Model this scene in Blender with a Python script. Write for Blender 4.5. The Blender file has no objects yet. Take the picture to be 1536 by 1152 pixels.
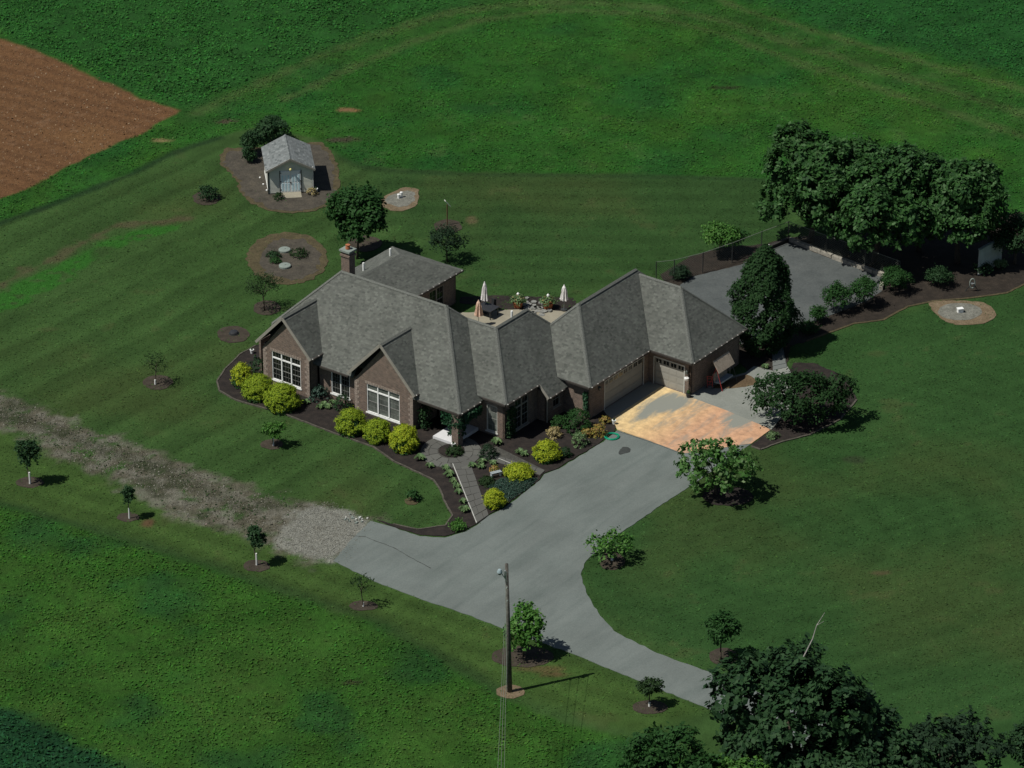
import bpy, bmesh, math, random
import numpy as np
from mathutils import Vector, Matrix
from mathutils.geometry import tessellate_polygon
S = bpy.context.scene
COL = S.collection
R = math.radians
random.seed(7)
RNG = np.random.default_rng(11)

# ------------------------------------------------------------------ camera, light, exposure
PITCH, DIST, FPX, PW, PH = R(27.4), 308.0, 6000.0, 1536, 1152
cp, sp = math.cos(PITCH), math.sin(PITCH)
cam_d = bpy.data.cameras.new('camera'); cam = bpy.data.objects.new('camera', cam_d); COL.objects.link(cam)
CAM = Vector((0, -DIST*cp, DIST*sp))
cam.location = CAM; cam.rotation_euler = (math.pi/2 - PITCH, 0, 0)
cam_d.sensor_width = 36; cam_d.lens = 36*FPX/PW; cam_d.clip_start = 5; cam_d.clip_end = 12000
S.camera = cam
SUN_EL, SUN_TO = R(57.5), R(22.0)          # elevation; ground direction the light travels (from +X towards +Y)
world = bpy.data.worlds.new('World'); S.world = world; world.use_nodes = True
wn = world.node_tree.nodes; wl = world.node_tree.links
sky = wn.new('ShaderNodeTexSky'); sky.sky_type = 'NISHITA'; sky.sun_disc = False
sky.sun_elevation = SUN_EL
sky.sun_rotation = math.atan2(-math.cos(SUN_TO), -math.sin(SUN_TO)) % (2*math.pi)
wl.new(sky.outputs[0], wn['Background'].inputs[0]); wn['Background'].inputs[1].default_value = 0.05
sun_d = bpy.data.lights.new('sun', 'SUN'); sun_d.energy = 5.0; sun_d.angle = R(0.5); sun_d.color = (1.0, .955, .88)
sun = bpy.data.objects.new('sun', sun_d); COL.objects.link(sun)
sdir = Vector((math.cos(SUN_TO)*math.cos(SUN_EL), math.sin(SUN_TO)*math.cos(SUN_EL), -math.sin(SUN_EL)))
sun.rotation_euler = sdir.to_track_quat('-Z', 'Y').to_euler(); sun.location = (-60, -20, 90)
vs = S.view_settings; vs.view_transform = 'Standard'; vs.look = 'None'; vs.exposure = -0.2; vs.gamma = 1; vs.use_curve_mapping = False

# ------------------------------------------------------------------ survey: photo point -> point of the ground
def G(x, y, h=0.0):
    a = (x-PW/2)/FPX; b = -(y-PH/2)/FPX
    d = Vector((a, cp+b*sp, -sp+b*cp))
    return CAM + d*((h-CAM.z)/d.z)
def PP(pts): return [(p.x, p.y) for p in (G(*q) for q in pts)]
YAW = R(36.58); OX, OY = -3.918, -10.249
AX = Vector((math.cos(YAW), -math.sin(YAW), 0)); BX = Vector((math.sin(YAW), math.cos(YAW), 0))
def HW(u, v, h=0): return Vector((OX, OY, 0)) + AX*u + BX*v + Vector((0, 0, h))

# ------------------------------------------------------------------ materials
def nt(name):
    m = bpy.data.materials.new(name); m.use_nodes = True
    n = m.node_tree.nodes; return m, n, m.node_tree.links, n['Principled BSDF']
def ramp(n, stops):
    r = n.new('ShaderNodeValToRGB'); e = r.color_ramp.elements
    while len(e) < len(stops): e.new(.5)
    for q, (p, c) in zip(e, stops): q.position = p; q.color = (*c, 1)
    return r
def noise(n, l, co, scale, detail=4, rough=.6, dist=0):
    t = n.new('ShaderNodeTexNoise'); t.inputs['Scale'].default_value = scale; t.inputs['Detail'].default_value = detail
    t.inputs['Roughness'].default_value = rough; t.inputs['Distortion'].default_value = dist
    if co is not None: l.new(co, t.inputs['Vector'])
    return t
def mixc(n, l, f, a, b, mode='MIX'):
    m = n.new('ShaderNodeMix'); m.data_type = 'RGBA'; m.blend_type = mode
    for s, k in ((f, 0), (a, 6), (b, 7)):
        if hasattr(s, 'is_linked'): l.new(s, m.inputs[k])
        elif k == 0: m.inputs[0].default_value = s
        else: m.inputs[k].default_value = (*s, 1)
    return m.outputs[2]
def mathn(n, l, op, a, b=0):
    m = n.new('ShaderNodeMath'); m.operation = op
    for k, s in enumerate((a, b)):
        if hasattr(s, 'is_linked'): l.new(s, m.inputs[k])
        else: m.inputs[k].default_value = s
    return m.outputs[0]
def objco(n): return n.new('ShaderNodeTexCoord').outputs['Object']
def wpos(n): return n.new('ShaderNodeNewGeometry').outputs['Position']
def bump(n, l, b, h, strength=.4, dist=.02):
    u = n.new('ShaderNodeBump'); u.inputs['Strength'].default_value = strength; u.inputs['Distance'].default_value = dist
    l.new(h, u.inputs['Height']); l.new(u.outputs[0], b.inputs['Normal'])
def M_plain(name, col, rough=.6, var=.18, scale=6, metal=0, spec=.3, bmp=0, wp=False):
    m, n, l, b = nt(name)
    co = wpos(n) if wp else objco(n)
    t = noise(n, l, co, scale, 6)
    lo = tuple(c*(1-var*1.6) for c in col); hi = tuple(min(1, c*(1+var*1.6)) for c in col)
    r = ramp(n, [(.25, lo), (.75, hi)]); l.new(t.outputs[0], r.inputs[0]); l.new(r.outputs[0], b.inputs['Base Color'])
    b.inputs['Roughness'].default_value = rough; b.inputs['Metallic'].default_value = metal; b.inputs['Specular IOR Level'].default_value = spec
    if bmp:
        t2 = noise(n, l, co, scale*3, 6); bump(n, l, b, t2.outputs[0], bmp, .03)
    return m
def M_multi(name, stops, scale, rough=.9, detail=8, fine=None, bmp=.5, spec=.15, stretch=None, amp=1.0):
    """mottled ground cover: one colour ramp on fractal noise, with fine grain multiplied over it"""
    m, n, l, b = nt(name); co = wpos(n)
    if stretch:
        mp = n.new('ShaderNodeMapping'); mp.inputs['Rotation'].default_value = (0, 0, stretch[0]); mp.inputs['Scale'].default_value = (stretch[1], stretch[2], 1)
        l.new(co, mp.inputs[0]); c2 = mp.outputs[0]
    else: c2 = co
    t = noise(n, l, c2, scale, detail, .65); r = ramp(n, stops); l.new(t.outputs[0], r.inputs[0])
    out = r.outputs[0]
    if fine:
        t2 = noise(n, l, co, fine, 3, .7); r2 = ramp(n, [(.3, (1-.38*amp,)*3), (.7, (1+.35*amp,)*3)]); l.new(t2.outputs[0], r2.inputs[0])
        out = mixc(n, l, 1.0, out, r2.outputs[0], 'MULTIPLY')
        bump(n, l, b, t2.outputs[0], bmp, .03)
    l.new(out, b.inputs['Base Color']); b.inputs['Roughness'].default_value = rough; b.inputs['Specular IOR Level'].default_value = spec
    return m
def M_island(name, cols, rough=.7, trans=0.0, spec=.25, gloss=None):
    """each separate piece (leaf, shingle) of the mesh takes its own colour"""
    m, n, l, b = nt(name)
    g = n.new('ShaderNodeNewGeometry')
    k = len(cols)-1
    r = ramp(n, [(i/k, c) for i, c in enumerate(cols)]); l.new(g.outputs['Random Per Island'], r.inputs[0])
    l.new(r.outputs[0], b.inputs['Base Color']); b.inputs['Roughness'].default_value = rough; b.inputs['Specular IOR Level'].default_value = spec
    if trans:
        tr = n.new('ShaderNodeBsdfTranslucent'); hs = n.new('ShaderNodeHueSaturation'); hs.inputs['Value'].default_value = 1.3
        l.new(r.outputs[0], hs.inputs['Color']); l.new(hs.outputs[0], tr.inputs[0])
        mx = n.new('ShaderNodeMixShader'); mx.inputs[0].default_value = trans
        l.new(b.outputs[0], mx.inputs[1]); l.new(tr.outputs[0], mx.inputs[2]); l.new(mx.outputs[0], n['Material Output'].inputs[0])
    return m
def weather(mat, scale, lo, hi):
    n, l = mat.node_tree.nodes, mat.node_tree.links; b = n['Principled BSDF']; src = b.inputs['Base Color'].links[0].from_socket
    mp = n.new('ShaderNodeMapping'); mp.inputs['Scale'].default_value = (1, 1, .45); l.new(wpos(n), mp.inputs[0])
    t = noise(n, l, mp.outputs[0], scale, 6, .65); r = ramp(n, [(.3, (lo,)*3), (.7, (hi,)*3)]); l.new(t.outputs[0], r.inputs[0])
    l.new(mixc(n, l, 1.0, src, r.outputs[0], 'MULTIPLY'), b.inputs['Base Color']); return mat
def M_brick(name):
    m, n, l, b = nt(name); uv = n.new('ShaderNodeTexCoord').outputs['UV']
    k = n.new('ShaderNodeTexBrick'); l.new(uv, k.inputs['Vector'])
    k.inputs['Scale'].default_value = 1; k.inputs['Brick Width'].default_value = .21; k.inputs['Row Height'].default_value = .075
    k.inputs['Mortar Size'].default_value = .008; k.inputs['Mortar Smooth'].default_value = .1; k.inputs['Bias'].default_value = -.1
    k.inputs['Color1'].default_value = (.165, .118, .094, 1); k.inputs['Color2'].default_value = (.11, .083, .068, 1); k.inputs['Mortar'].default_value = (.29, .265, .23, 1)
    t = noise(n, l, uv, 3.2, 8, .8); r = ramp(n, [(.3, (.60, .64, .68)), (.7, (1.42, 1.36, 1.30))]); l.new(t.outputs[0], r.inputs[0])
    l.new(mixc(n, l, 1.0, k.outputs[0], r.outputs[0], 'MULTIPLY'), b.inputs['Base Color'])
    b.inputs['Roughness'].default_value = .9; b.inputs['Specular IOR Level'].default_value = .15
    bump(n, l, b, mathn(n, l, 'SUBTRACT', 1, k.outputs['Fac']), .6, .01)
    return m
MT = {}
MT['brick'] = M_brick('brick_wall')
MT['quoin'] = M_plain('quoin_brick', (.26, .215, .18), .9, .35, 9)
MT['shingle'] = M_island('roof_shingle', [(.072, .079, .071), (.116, .125, .112), (.092, .10, .089), (.136, .145, .13), (.082, .088, .08)], .9, spec=.12)
weather(MT['shingle'], .55, .82, 1.14)
MT['shed_shingle'] = M_island('shed_shingle', [(.10, .115, .115), (.18, .20, .20), (.135, .15, .15), (.22, .24, .24)], .9, spec=.12)
MT['deck'] = M_plain('roof_deck', (.07, .075, .07), .9, .2, 8)
MT['cap'] = M_plain('ridge_cap', (.112, .12, .108), .9, .3, 14)
MT['fascia'] = M_plain('taupe_fascia', (.26, .25, .215), .6, .1, 3)
MT['gutter'] = M_plain('bronze_gutter', (.05, .045, .04), .45, .1, 3)
MT['white'] = M_plain('white_paint', (.78, .80, .78), .5, .05, 3)
MT['offwhite'] = M_plain('offwhite_trim', (.55, .56, .52), .6, .1, 3)
MT['door'] = M_plain('taupe_door', (.30, .295, .262), .5, .06, 2)
MT['wood'] = M_plain('brown_wood', (.11, .06, .035), .6, .3, 6)
MT['timber'] = M_plain('grey_timber', (.27, .255, .215), .9, .35, 3, bmp=.4)
MT['darktimber'] = M_plain('dark_timber', (.04, .038, .035), .9, .35, 3)
MT['pole'] = M_plain('weathered_pole', (.085, .08, .068), .85, .4, 5, bmp=.4)
MT['metal'] = M_plain('galvanised', (.36, .39, .39), .45, .15, 5, metal=.6, spec=.5)
MT['darkmetal'] = M_plain('dark_metal', (.035, .038, .038), .5, .2, 5, spec=.4)
MT['wire'] = M_plain('wire', (.16, .18, .15), .5, .2, 5)
MT['lampblue'] = M_plain('lamp_head', (.28, .36, .38), .4, .15, 4)
MT['canvas'] = M_plain('white_canvas', (.74, .73, .72), .9, .14, 7)
MT['pinkcanvas'] = M_plain('peach_canvas', (.62, .44, .34), .9, .25, 7)
MT['bark'] = M_plain('bark', (.075, .06, .045), .95, .45, 7, bmp=.5)
MT['whitewrap'] = M_plain('white_trunk_guard', (.72, .73, .70), .7, .1, 6)
MT['deadwood'] = M_plain('bare_grey_wood', (.26, .25, .23), .9, .3, 7)
MT['hose'] = M_plain('green_hose', (.0, .27, .15), .45, .1, 8)
MT['tan'] = M_plain('tan_fabric', (.33, .28, .22), .9, .2, 5)
MT['greyfabric'] = M_plain('grey_fabric', (.30, .34, .36), .9, .15, 5)
MT['red'] = M_plain('red_paint', (.35, .045, .04), .5, .2, 5)
MT['terracotta'] = M_plain('terracotta', (.36, .13, .06), .85, .25, 8)
MT['siding'] = M_plain('grey_siding', (.62, .64, .56), .6, .06, 2)
MT['sidinglight'] = M_plain('pale_siding', (.50, .51, .46), .6, .06, 2)
MT['shedwhite'] = M_plain('shed_door_paint', (.80, .84, .84), .5, .04, 3)
MT['bluewhite'] = M_plain('pale_blue_panel', (.58, .78, .84), .5, .1, 4)
MT['shutter'] = M_plain('dark_trim', (.045, .055, .05), .6, .2, 4)
MT['plastic'] = M_plain('dark_plastic', (.03, .032, .036), .5, .15, 4)
MT['lid'] = M_plain('concrete_lid', (.20, .24, .215), .85, .12, 5)
MT['stone'] = M_plain('garden_stone', (.20, .205, .19), .9, .3, 5, bmp=.3)
MT['panel'] = M_plain('pale_panel', (.44, .48, .44), .8, .12, 2)
MT['yellow'] = M_plain('yellow_bulb', (.75, .68, .28), .4, .05, 4)
def M_glass(name, col, rough=.08):
    m, n, l, b = nt(name)
    t = noise(n, l, objco(n), 1.3, 3); r = ramp(n, [(.3, tuple(c*.5 for c in col)), (.7, tuple(c*1.5 for c in col))]); l.new(t.outputs[0], r.inputs[0])
    l.new(r.outputs[0], b.inputs['Base Color']); b.inputs['Roughness'].default_value = rough; b.inputs['Specular IOR Level'].default_value = .5
    return m
MT['muntin'] = M_plain('grey_muntin', (.20, .205, .19), .6, .1, 3)
MT['glass'] = M_glass('dark_glass', (.012, .014, .013))
MT['curtain'] = M_glass('glass_before_curtain', (.11, .125, .11), .25)
MT['mulch'] = M_multi('dark_mulch', [(.2, (.012, .011, .011)), (.5, (.026, .022, .020)), (.8, (.045, .036, .030))], 1.6, fine=16, bmp=.8)
MT['greymulch'] = M_multi('grey_mulch', [(.2, (.038, .034, .028)), (.5, (.066, .060, .048)), (.8, (.098, .085, .064))], 1.2, fine=11, bmp=.8)
MT['brownmulch'] = M_multi('brown_mulch', [(.2, (.028, .023, .018)), (.5, (.050, .042, .032)), (.8, (.074, .062, .047))], 1.5, fine=14, bmp=.8)
MT['darkbrownmulch'] = M_multi('dark_brown_mulch', [(.2, (.016, .014, .012)), (.5, (.030, .025, .020)), (.8, (.050, .040, .031))], 1.5, fine=14, bmp=.8)
MT['tanstraw'] = M_multi('tan_straw', [(.2, (.045, .040, .024)), (.5, (.074, .062, .034)), (.8, (.11, .092, .05))], 1.5, fine=10, bmp=.6)
MT['palegravel'] = M_multi('pale_gravel', [(.2, (.10, .10, .083)), (.5, (.155, .158, .135)), (.8, (.21, .21, .18))], 1.6, fine=9, bmp=.7)
MT['tangravel'] = M_multi('tan_gravel', [(.2, (.10, .075, .045)), (.5, (.15, .115, .072)), (.8, (.20, .16, .11))], 1.2, fine=9, bmp=.7)
MT['court'] = M_multi('grey_stone_dust', [(.25, (.060, .070, .070)), (.5, (.082, .093, .092)), (.8, (.105, .116, .113))], .5, fine=7, bmp=.2, amp=.45)
MT['patio'] = M_multi('patio_concrete', [(.25, (.23, .215, .165)), (.75, (.31, .29, .225))], .7, fine=9, bmp=.1, amp=.3)
MT['concrete'] = M_multi('grey_concrete', [(.25, (.17, .185, .165)), (.75, (.235, .25, .225))], .6, fine=9, bmp=.1, amp=.3)
MT['whiteconcrete'] = M_plain('white_porch', (.60, .61, .62), .7, .04, 2)
MT['flag'] = M_island('flagstone', [(.075, .08, .072), (.115, .118, .106), (.09, .092, .085), (.13, .115, .09), (.1, .105, .098)], .85)
MT['mortar'] = M_multi('mortar', [(.3, (.05, .05, .045)), (.7, (.08, .08, .07))], 2, fine=9)
MT['edgestone'] = M_plain('pale_edging', (.40, .41, .38), .8, .2, 4)

# ------------------------------------------------------------------ mesh builder
def auto_uv(me):
    if not me.polygons: return
    uvl = me.uv_layers.new(name='UVMap')
    nl = len(me.loops); vi = np.empty(nl, np.int32); me.loops.foreach_get('vertex_index', vi)
    co = np.empty(len(me.vertices)*3, np.float32); me.vertices.foreach_get('co', co); co = co.reshape(-1, 3)
    nrm = np.empty(len(me.polygons)*3, np.float32); me.polygons.foreach_get('normal', nrm); nrm = nrm.reshape(-1, 3)
    lt = np.empty(len(me.polygons), np.int32); me.polygons.foreach_get('loop_total', lt)
    n = np.repeat(nrm, lt, axis=0); p = co[vi]
    h = np.hypot(n[:, 0], n[:, 1]) + 1e-9
    side = np.abs(n[:, 2]) < .8
    u = np.where(side, (-n[:, 1]*p[:, 0] + n[:, 0]*p[:, 1])/h, p[:, 0]); v = np.where(side, p[:, 2], p[:, 1])
    uvl.data.foreach_set('uv', np.column_stack([u, v]).astype(np.float32).ravel())
def link(name, me, mat, parent=None, kind=None, loc=None, rz=None):
    o = bpy.data.objects.new(name, me); COL.objects.link(o)
    if mat is not None: me.materials.append(MT[mat] if isinstance(mat, str) else mat)
    if parent is not None: o.parent = parent
    if loc is not None: o.location = loc
    if rz is not None: o.rotation_euler = (0, 0, rz)
    if kind: o['kind'] = kind
    return o
class MB:
    def __init__(s): s.v = []; s.f = []
    def add(s, v, f):
        k = len(s.v); s.v += [tuple(q) for q in v]; s.f += [tuple(i+k for i in q) for q in f]; return s
    def box(s, x0, x1, y0, y1, z0, z1):
        v = [(x, y, z) for z in (z0, z1) for y in (y0, y1) for x in (x0, x1)]
        return s.add(v, [(0, 2, 3, 1), (4, 5, 7, 6), (0, 1, 5, 4), (2, 6, 7, 3), (0, 4, 6, 2), (1, 3, 7, 5)])
    def obox(s, c, ax, ay, az):
        c = Vector(c); ax, ay, az = Vector(ax), Vector(ay), Vector(az)
        v = [c + ax*i + ay*j + az*k for k in (-1, 1) for j in (-1, 1) for i in (-1, 1)]
        return s.add(v, [(0, 2, 3, 1), (4, 5, 7, 6), (0, 1, 5, 4), (2, 6, 7, 3), (0, 4, 6, 2), (1, 3, 7, 5)])
    def bar(s, a, b, w, h, up=(0, 0, 1)):
        a, b = Vector(a), Vector(b); d = b-a; L = d.length; d = d/L; u = Vector(up); sdv = d.cross(u)
        if sdv.length < 1e-4: sdv = d.cross(Vector((1, 0, 0)))
        sdv.normalize(); u = sdv.cross(d)
        return s.obox((a+b)/2, d*L/2, sdv*w/2, u*h/2)
    def tube(s, pts, rad, n=8, cap=True):
        pts = [Vector(p) for p in pts]; k0 = len(s.v); m = len(pts)
        if not hasattr(rad, '__len__'): rad = [rad]*m
        ref = None
        for i, p in enumerate(pts):
            d = (pts[min(i+1, m-1)] - pts[max(i-1, 0)]).normalized()
            if ref is None: ref = d.cross(Vector((.31, .95, .07)));
            x = (ref - d*ref.dot(d)).normalized(); ref = x; y = d.cross(x)
            for j in range(n):
                a = 2*math.pi*j/n; s.v.append(tuple(p + (x*math.cos(a) + y*math.sin(a))*rad[i]))
        for i in range(m-1):
            for j in range(n):
                a = k0+i*n+j; b = k0+i*n+(j+1) % n; s.f.append((a, b, b+n, a+n))
        if cap:
            s.f.append(tuple(k0+j for j in reversed(range(n)))); s.f.append(tuple(k0+(m-1)*n+j for j in range(n)))
        return s
    def lathe(s, prof, c=(0, 0, 0), n=16, wob=None):
        k0 = len(s.v); m = len(prof)
        for i, (r, z) in enumerate(prof):
            for j in range(n):
                a = 2*math.pi*j/n; q = r*(wob(a, i) if wob else 1)
                s.v.append((c[0]+q*math.cos(a), c[1]+q*math.sin(a), c[2]+z))
        for i in range(m-1):
            for j in range(n):
                a = k0+i*n+j; b = k0+i*n+(j+1) % n; s.f.append((a, b, b+n, a+n))
        s.f.append(tuple(k0+j for j in reversed(range(n)))); s.f.append(tuple(k0+(m-1)*n+j for j in range(n)))
        return s
    def prism(s, poly, z0, z1):
        """solid from a plan polygon; z1 may be one height or a list"""
        n = len(poly)
        ar = sum(poly[i][0]*poly[(i+1) % n][1]-poly[(i+1) % n][0]*poly[i][1] for i in range(n))
        if ar < 0: poly = poly[::-1]
        tri = tessellate_polygon([[Vector((x, y, 0)) for x, y in poly]])
        v = [(x, y, z0) for x, y in poly] + [(x, y, z1) for x, y in poly]
        f = []
        for a, b, c in tri:
            (ax, ay), (bx, by), (cx, cy) = poly[a], poly[b], poly[c]
            if (bx-ax)*(cy-ay)-(by-ay)*(cx-ax) < 0: b, c = c, b
            f.append((a+n, b+n, c+n))
        f += [(i, (i+1) % n, (i+1) % n+n, i+n) for i in range(n)]
        return s.add(v, f)
    def build(s, name, mat, parent=None, kind=None, smooth=False, loc=None, rz=None):
        me = bpy.data.meshes.new(name); me.from_pydata(s.v, [], s.f); me.update()
        if smooth: me.polygons.foreach_set('use_smooth', [True]*len(me.polygons))
        auto_uv(me)
        return link(name, me, mat, parent, kind, loc, rz)
def quads_mesh(name, V, per=4):
    """V: (N,4,3) array of separate quads"""
    n = len(V); me = bpy.data.meshes.new(name)
    me.vertices.add(n*4); me.vertices.foreach_set('co', V.astype(np.float32).ravel())
    me.loops.add(n*4); me.loops.foreach_set('vertex_index', np.arange(n*4, dtype=np.int32))
    me.polygons.add(n); me.polygons.foreach_set('loop_start', np.arange(0, n*4, 4, dtype=np.int32))
    me.update(calc_edges=True); return me
def tag(o, label, cat, group=None, kind=None):
    o['label'] = label; o['category'] = cat
    if group: o['group'] = group
    if kind: o['kind'] = kind
    return o
def thing(name, label, cat, loc=(0, 0, 0), rz=0, group=None):
    o = bpy.data.objects.new(name, None); COL.objects.link(o); o.location = loc; o.rotation_euler = (0, 0, rz); o.empty_display_size = .3
    return tag(o, label, cat, group)
def struct(o, label=None):
    o['kind'] = 'structure'
    if label: o['label'] = label
    return o
def clone(src, loc, rz, label, group=None, scale=1):
    r = src.copy(); COL.objects.link(r); r.location = loc; r.rotation_euler = (0, 0, rz); r.scale = (scale,)*3
    r['label'] = label
    if group: r['group'] = group
    for ch in list(src.children):
        c = ch.copy(); COL.objects.link(c); c.parent = r
        for g in list(ch.children):
            d = g.copy(); COL.objects.link(d); d.parent = c
    return r

# ------------------------------------------------------------------ plan polygons
def resample(poly, step, smooth, jit, seed=0):
    rg = random.Random(seed); P = [Vector((x, y)) for x, y in poly]; n = len(P); out = []
    for i in range(n):
        a, b, c, d = P[i-1], P[i], P[(i+1) % n], P[(i+2) % n]
        k = max(1, int((c-b).length/step))
        for j in range(k):
            t = j/k
            if smooth: q = .5*((2*b)+(c-a)*t+(2*a-5*b+4*c-d)*t*t+(3*b-a-3*c+d)*t**3)
            else: q = b+(c-b)*t
            if jit and (smooth or j): q = q+Vector((rg.uniform(-jit, jit), rg.uniform(-jit, jit)))
            out.append((q.x, q.y))
    return out
def sheet(name, poly, z, mat, step=.35, smooth=True, jit=.06, seed=1, parent=None, z0=-.05):
    return MB().prism(resample(poly, step, smooth, jit, seed), z0, z).build(name, mat, parent)
def ellipse(cx, cy, rx, ry, n=14): return [(cx+rx*math.cos(2*math.pi*i/n), cy+ry*math.sin(2*math.pi*i/n)) for i in range(n)]

# ------------------------------------------------------------------ ground (one sheet; ground cover as a colour attribute on it)
def sdist(P, poly):
    Q = np.array(poly); d = np.full(len(P), 1e9); ins = np.zeros(len(P), bool)
    for i in range(len(Q)):
        a, b = Q[i-1], Q[i]; e = b-a; w = P-a
        t = np.clip((w@e)/(e@e+1e-12), 0, 1); d = np.minimum(d, np.hypot(*(w-t[:, None]*e).T))
        c = ((a[1] > P[:, 1]) != (b[1] > P[:, 1])); x = (b[0]-a[0])*(P[:, 1]-a[1])/(b[1]-a[1]+1e-12)+a[0]
        ins ^= c & (P[:, 0] < x)
    return np.where(ins, -d, d)
def ldist(P, line):
    Q = np.array(line); d = np.full(len(P), 1e9)
    for a, b in zip(Q[:-1], Q[1:]):
        e = b-a; w = P-a; t = np.clip((w@e)/(e@e), 0, 1); d = np.minimum(d, np.hypot(*(w-t[:, None]*e).T))
    return d
def vnoise(P, sc, seed, octv=3):
    rg = np.random.default_rng(seed); T = rg.random((128, 128)); o = np.zeros(len(P)); amp = 1; tot = 0
    for k in range(octv):
        q = P/sc*(2**k)+k*17.3; i = np.floor(q).astype(int); f = q-i; f = f*f*(3-2*f)
        a = T[i[:, 0] % 128, i[:, 1] % 128]; b = T[(i[:, 0]+1) % 128, i[:, 1] % 128]; c = T[i[:, 0] % 128, (i[:, 1]+1) % 128]; d = T[(i[:, 0]+1) % 128, (i[:, 1]+1) % 128]
        o += amp*((a*(1-f[:, 0])+b*f[:, 0])*(1-f[:, 1])+(c*(1-f[:, 0])+d*f[:, 0])*f[:, 1]); tot += amp; amp *= .55
    return o/tot
def sstep(x): x = np.clip(x, 0, 1); return x*x*(3-2*x)
R_SOIL = PP([(-300, -60), (-60, 18), (0, 55), (130, 108), (210, 148), (268, 166), (200, 205), (130, 235), (60, 272), (0, 298), (-300, 440)])
R_CROP = PP([(-400, -60), (-60, 18), (0, 52), (130, 105), (210, 146), (272, 160), (330, 140), (430, 96), (540, 55), (640, 20), (740, -20), (900, -60), (900, -400), (-400, -400)])
R_CROP2 = PP([(1060, -40), (1130, 0), (1250, 45), (1400, 85), (1536, 118), (1900, 215), (1900, -400), (900, -400), (1000, -120)])
R_MEADOW = PP([(-400, 455), (-100, 370), (0, 333), (100, 297), (200, 258), (262, 226), (330, 205), (380, 190), (470, 205), (510, 232), (540, 248), (590, 253), (720, 259), (830, 260), (1000, 262), (1150, 268), (1290, 290), (1420, 305), (1520, 322), (1900, 400), (1900, -500), (-400, -500)])
R_MEAD2 = PP([(-500, 610), (-100, 728), (0, 757), (170, 805), (330, 857), (560, 935), (640, 975), (760, 1050), (860, 1090), (960, 1105), (1100, 1180), (1300, 1300), (1300, 1700), (-500, 1700)])
R_LOWCROP = PP([(-300, 1010), (0, 1062), (90, 1095), (190, 1145), (300, 1220), (400, 1500), (-300, 1500)])
R_TRACK = PP([(-400, 560), (0, 597), (60, 612), (120, 640), (200, 668), (300, 706), (380, 735), (470, 758), (560, 780), (520, 842), (470, 842), (415, 822), (380, 802), (310, 784), (240, 757), (170, 717), (80, 682), (50, 657), (0, 645), (-400, 610)])
R_GRAV = PP([(425, 790), (440, 766), (470, 757), (505, 758), (556, 782), (505, 842), (470, 838), (425, 822)])
R_BRIGHT = PP([(-200, 530), (0, 440), (80, 397), (130, 374), (185, 350), (240, 341), (280, 333), (262, 345), (200, 364), (120, 406), (50, 446), (0, 468), (-200, 560)])
L_TAN = PP([(0, 428), (40, 408), (90, 384), (130, 362), (175, 338), (230, 334), (283, 328)])
L_ARC1 = PP([(290, 170), (380, 130), (460, 92), (560, 52), (680, 18), (800, 3), (940, 6), (1080, 30), (1200, 70), (1330, 108), (1536, 172), (1800, 250)])
L_ARC2 = PP([(430, 148), (520, 105), (620, 62), (720, 30), (830, 15), (960, 20), (1080, 50), (1230, 105), (1400, 160), (1536, 205)])
L_ARC3 = PP([(1000, -30), (1130, 20), (1300, 70), (1420, 105), (1536, 135)])
L_EDGE1 = PP([(-100, 372), (0, 335), (100, 299), (200, 260), (262, 228), (330, 207)])
L_EDGE1B = PP([(510, 234), (540, 250), (590, 256), (720, 262), (830, 263), (1000, 265), (1150, 270)])
L_EDGE2 = PP([(-100, 725), (0, 754), (170, 802), (330, 853), (560, 930), (640, 970), (760, 1045)])
R_BACK = PP([(560, 255), (1150, 262), (1190, 350), (985, 410), (830, 440), (700, 430), (560, 300)])
R_RIGHT = PP([(1150, 680), (1231, 505), (1360, 462), (1560, 430), (1900, 380), (1900, 1500), (1300, 1300), (1100, 1020), (900, 920), (870, 860), (900, 820), (1050, 720)])
R_LOW = PP([(-300, 640), (0, 640), (300, 780), (500, 842), (700, 920), (1060, 1065), (960, 1105), (700, 1015), (330, 855), (0, 755), (-300, 680)])
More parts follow.
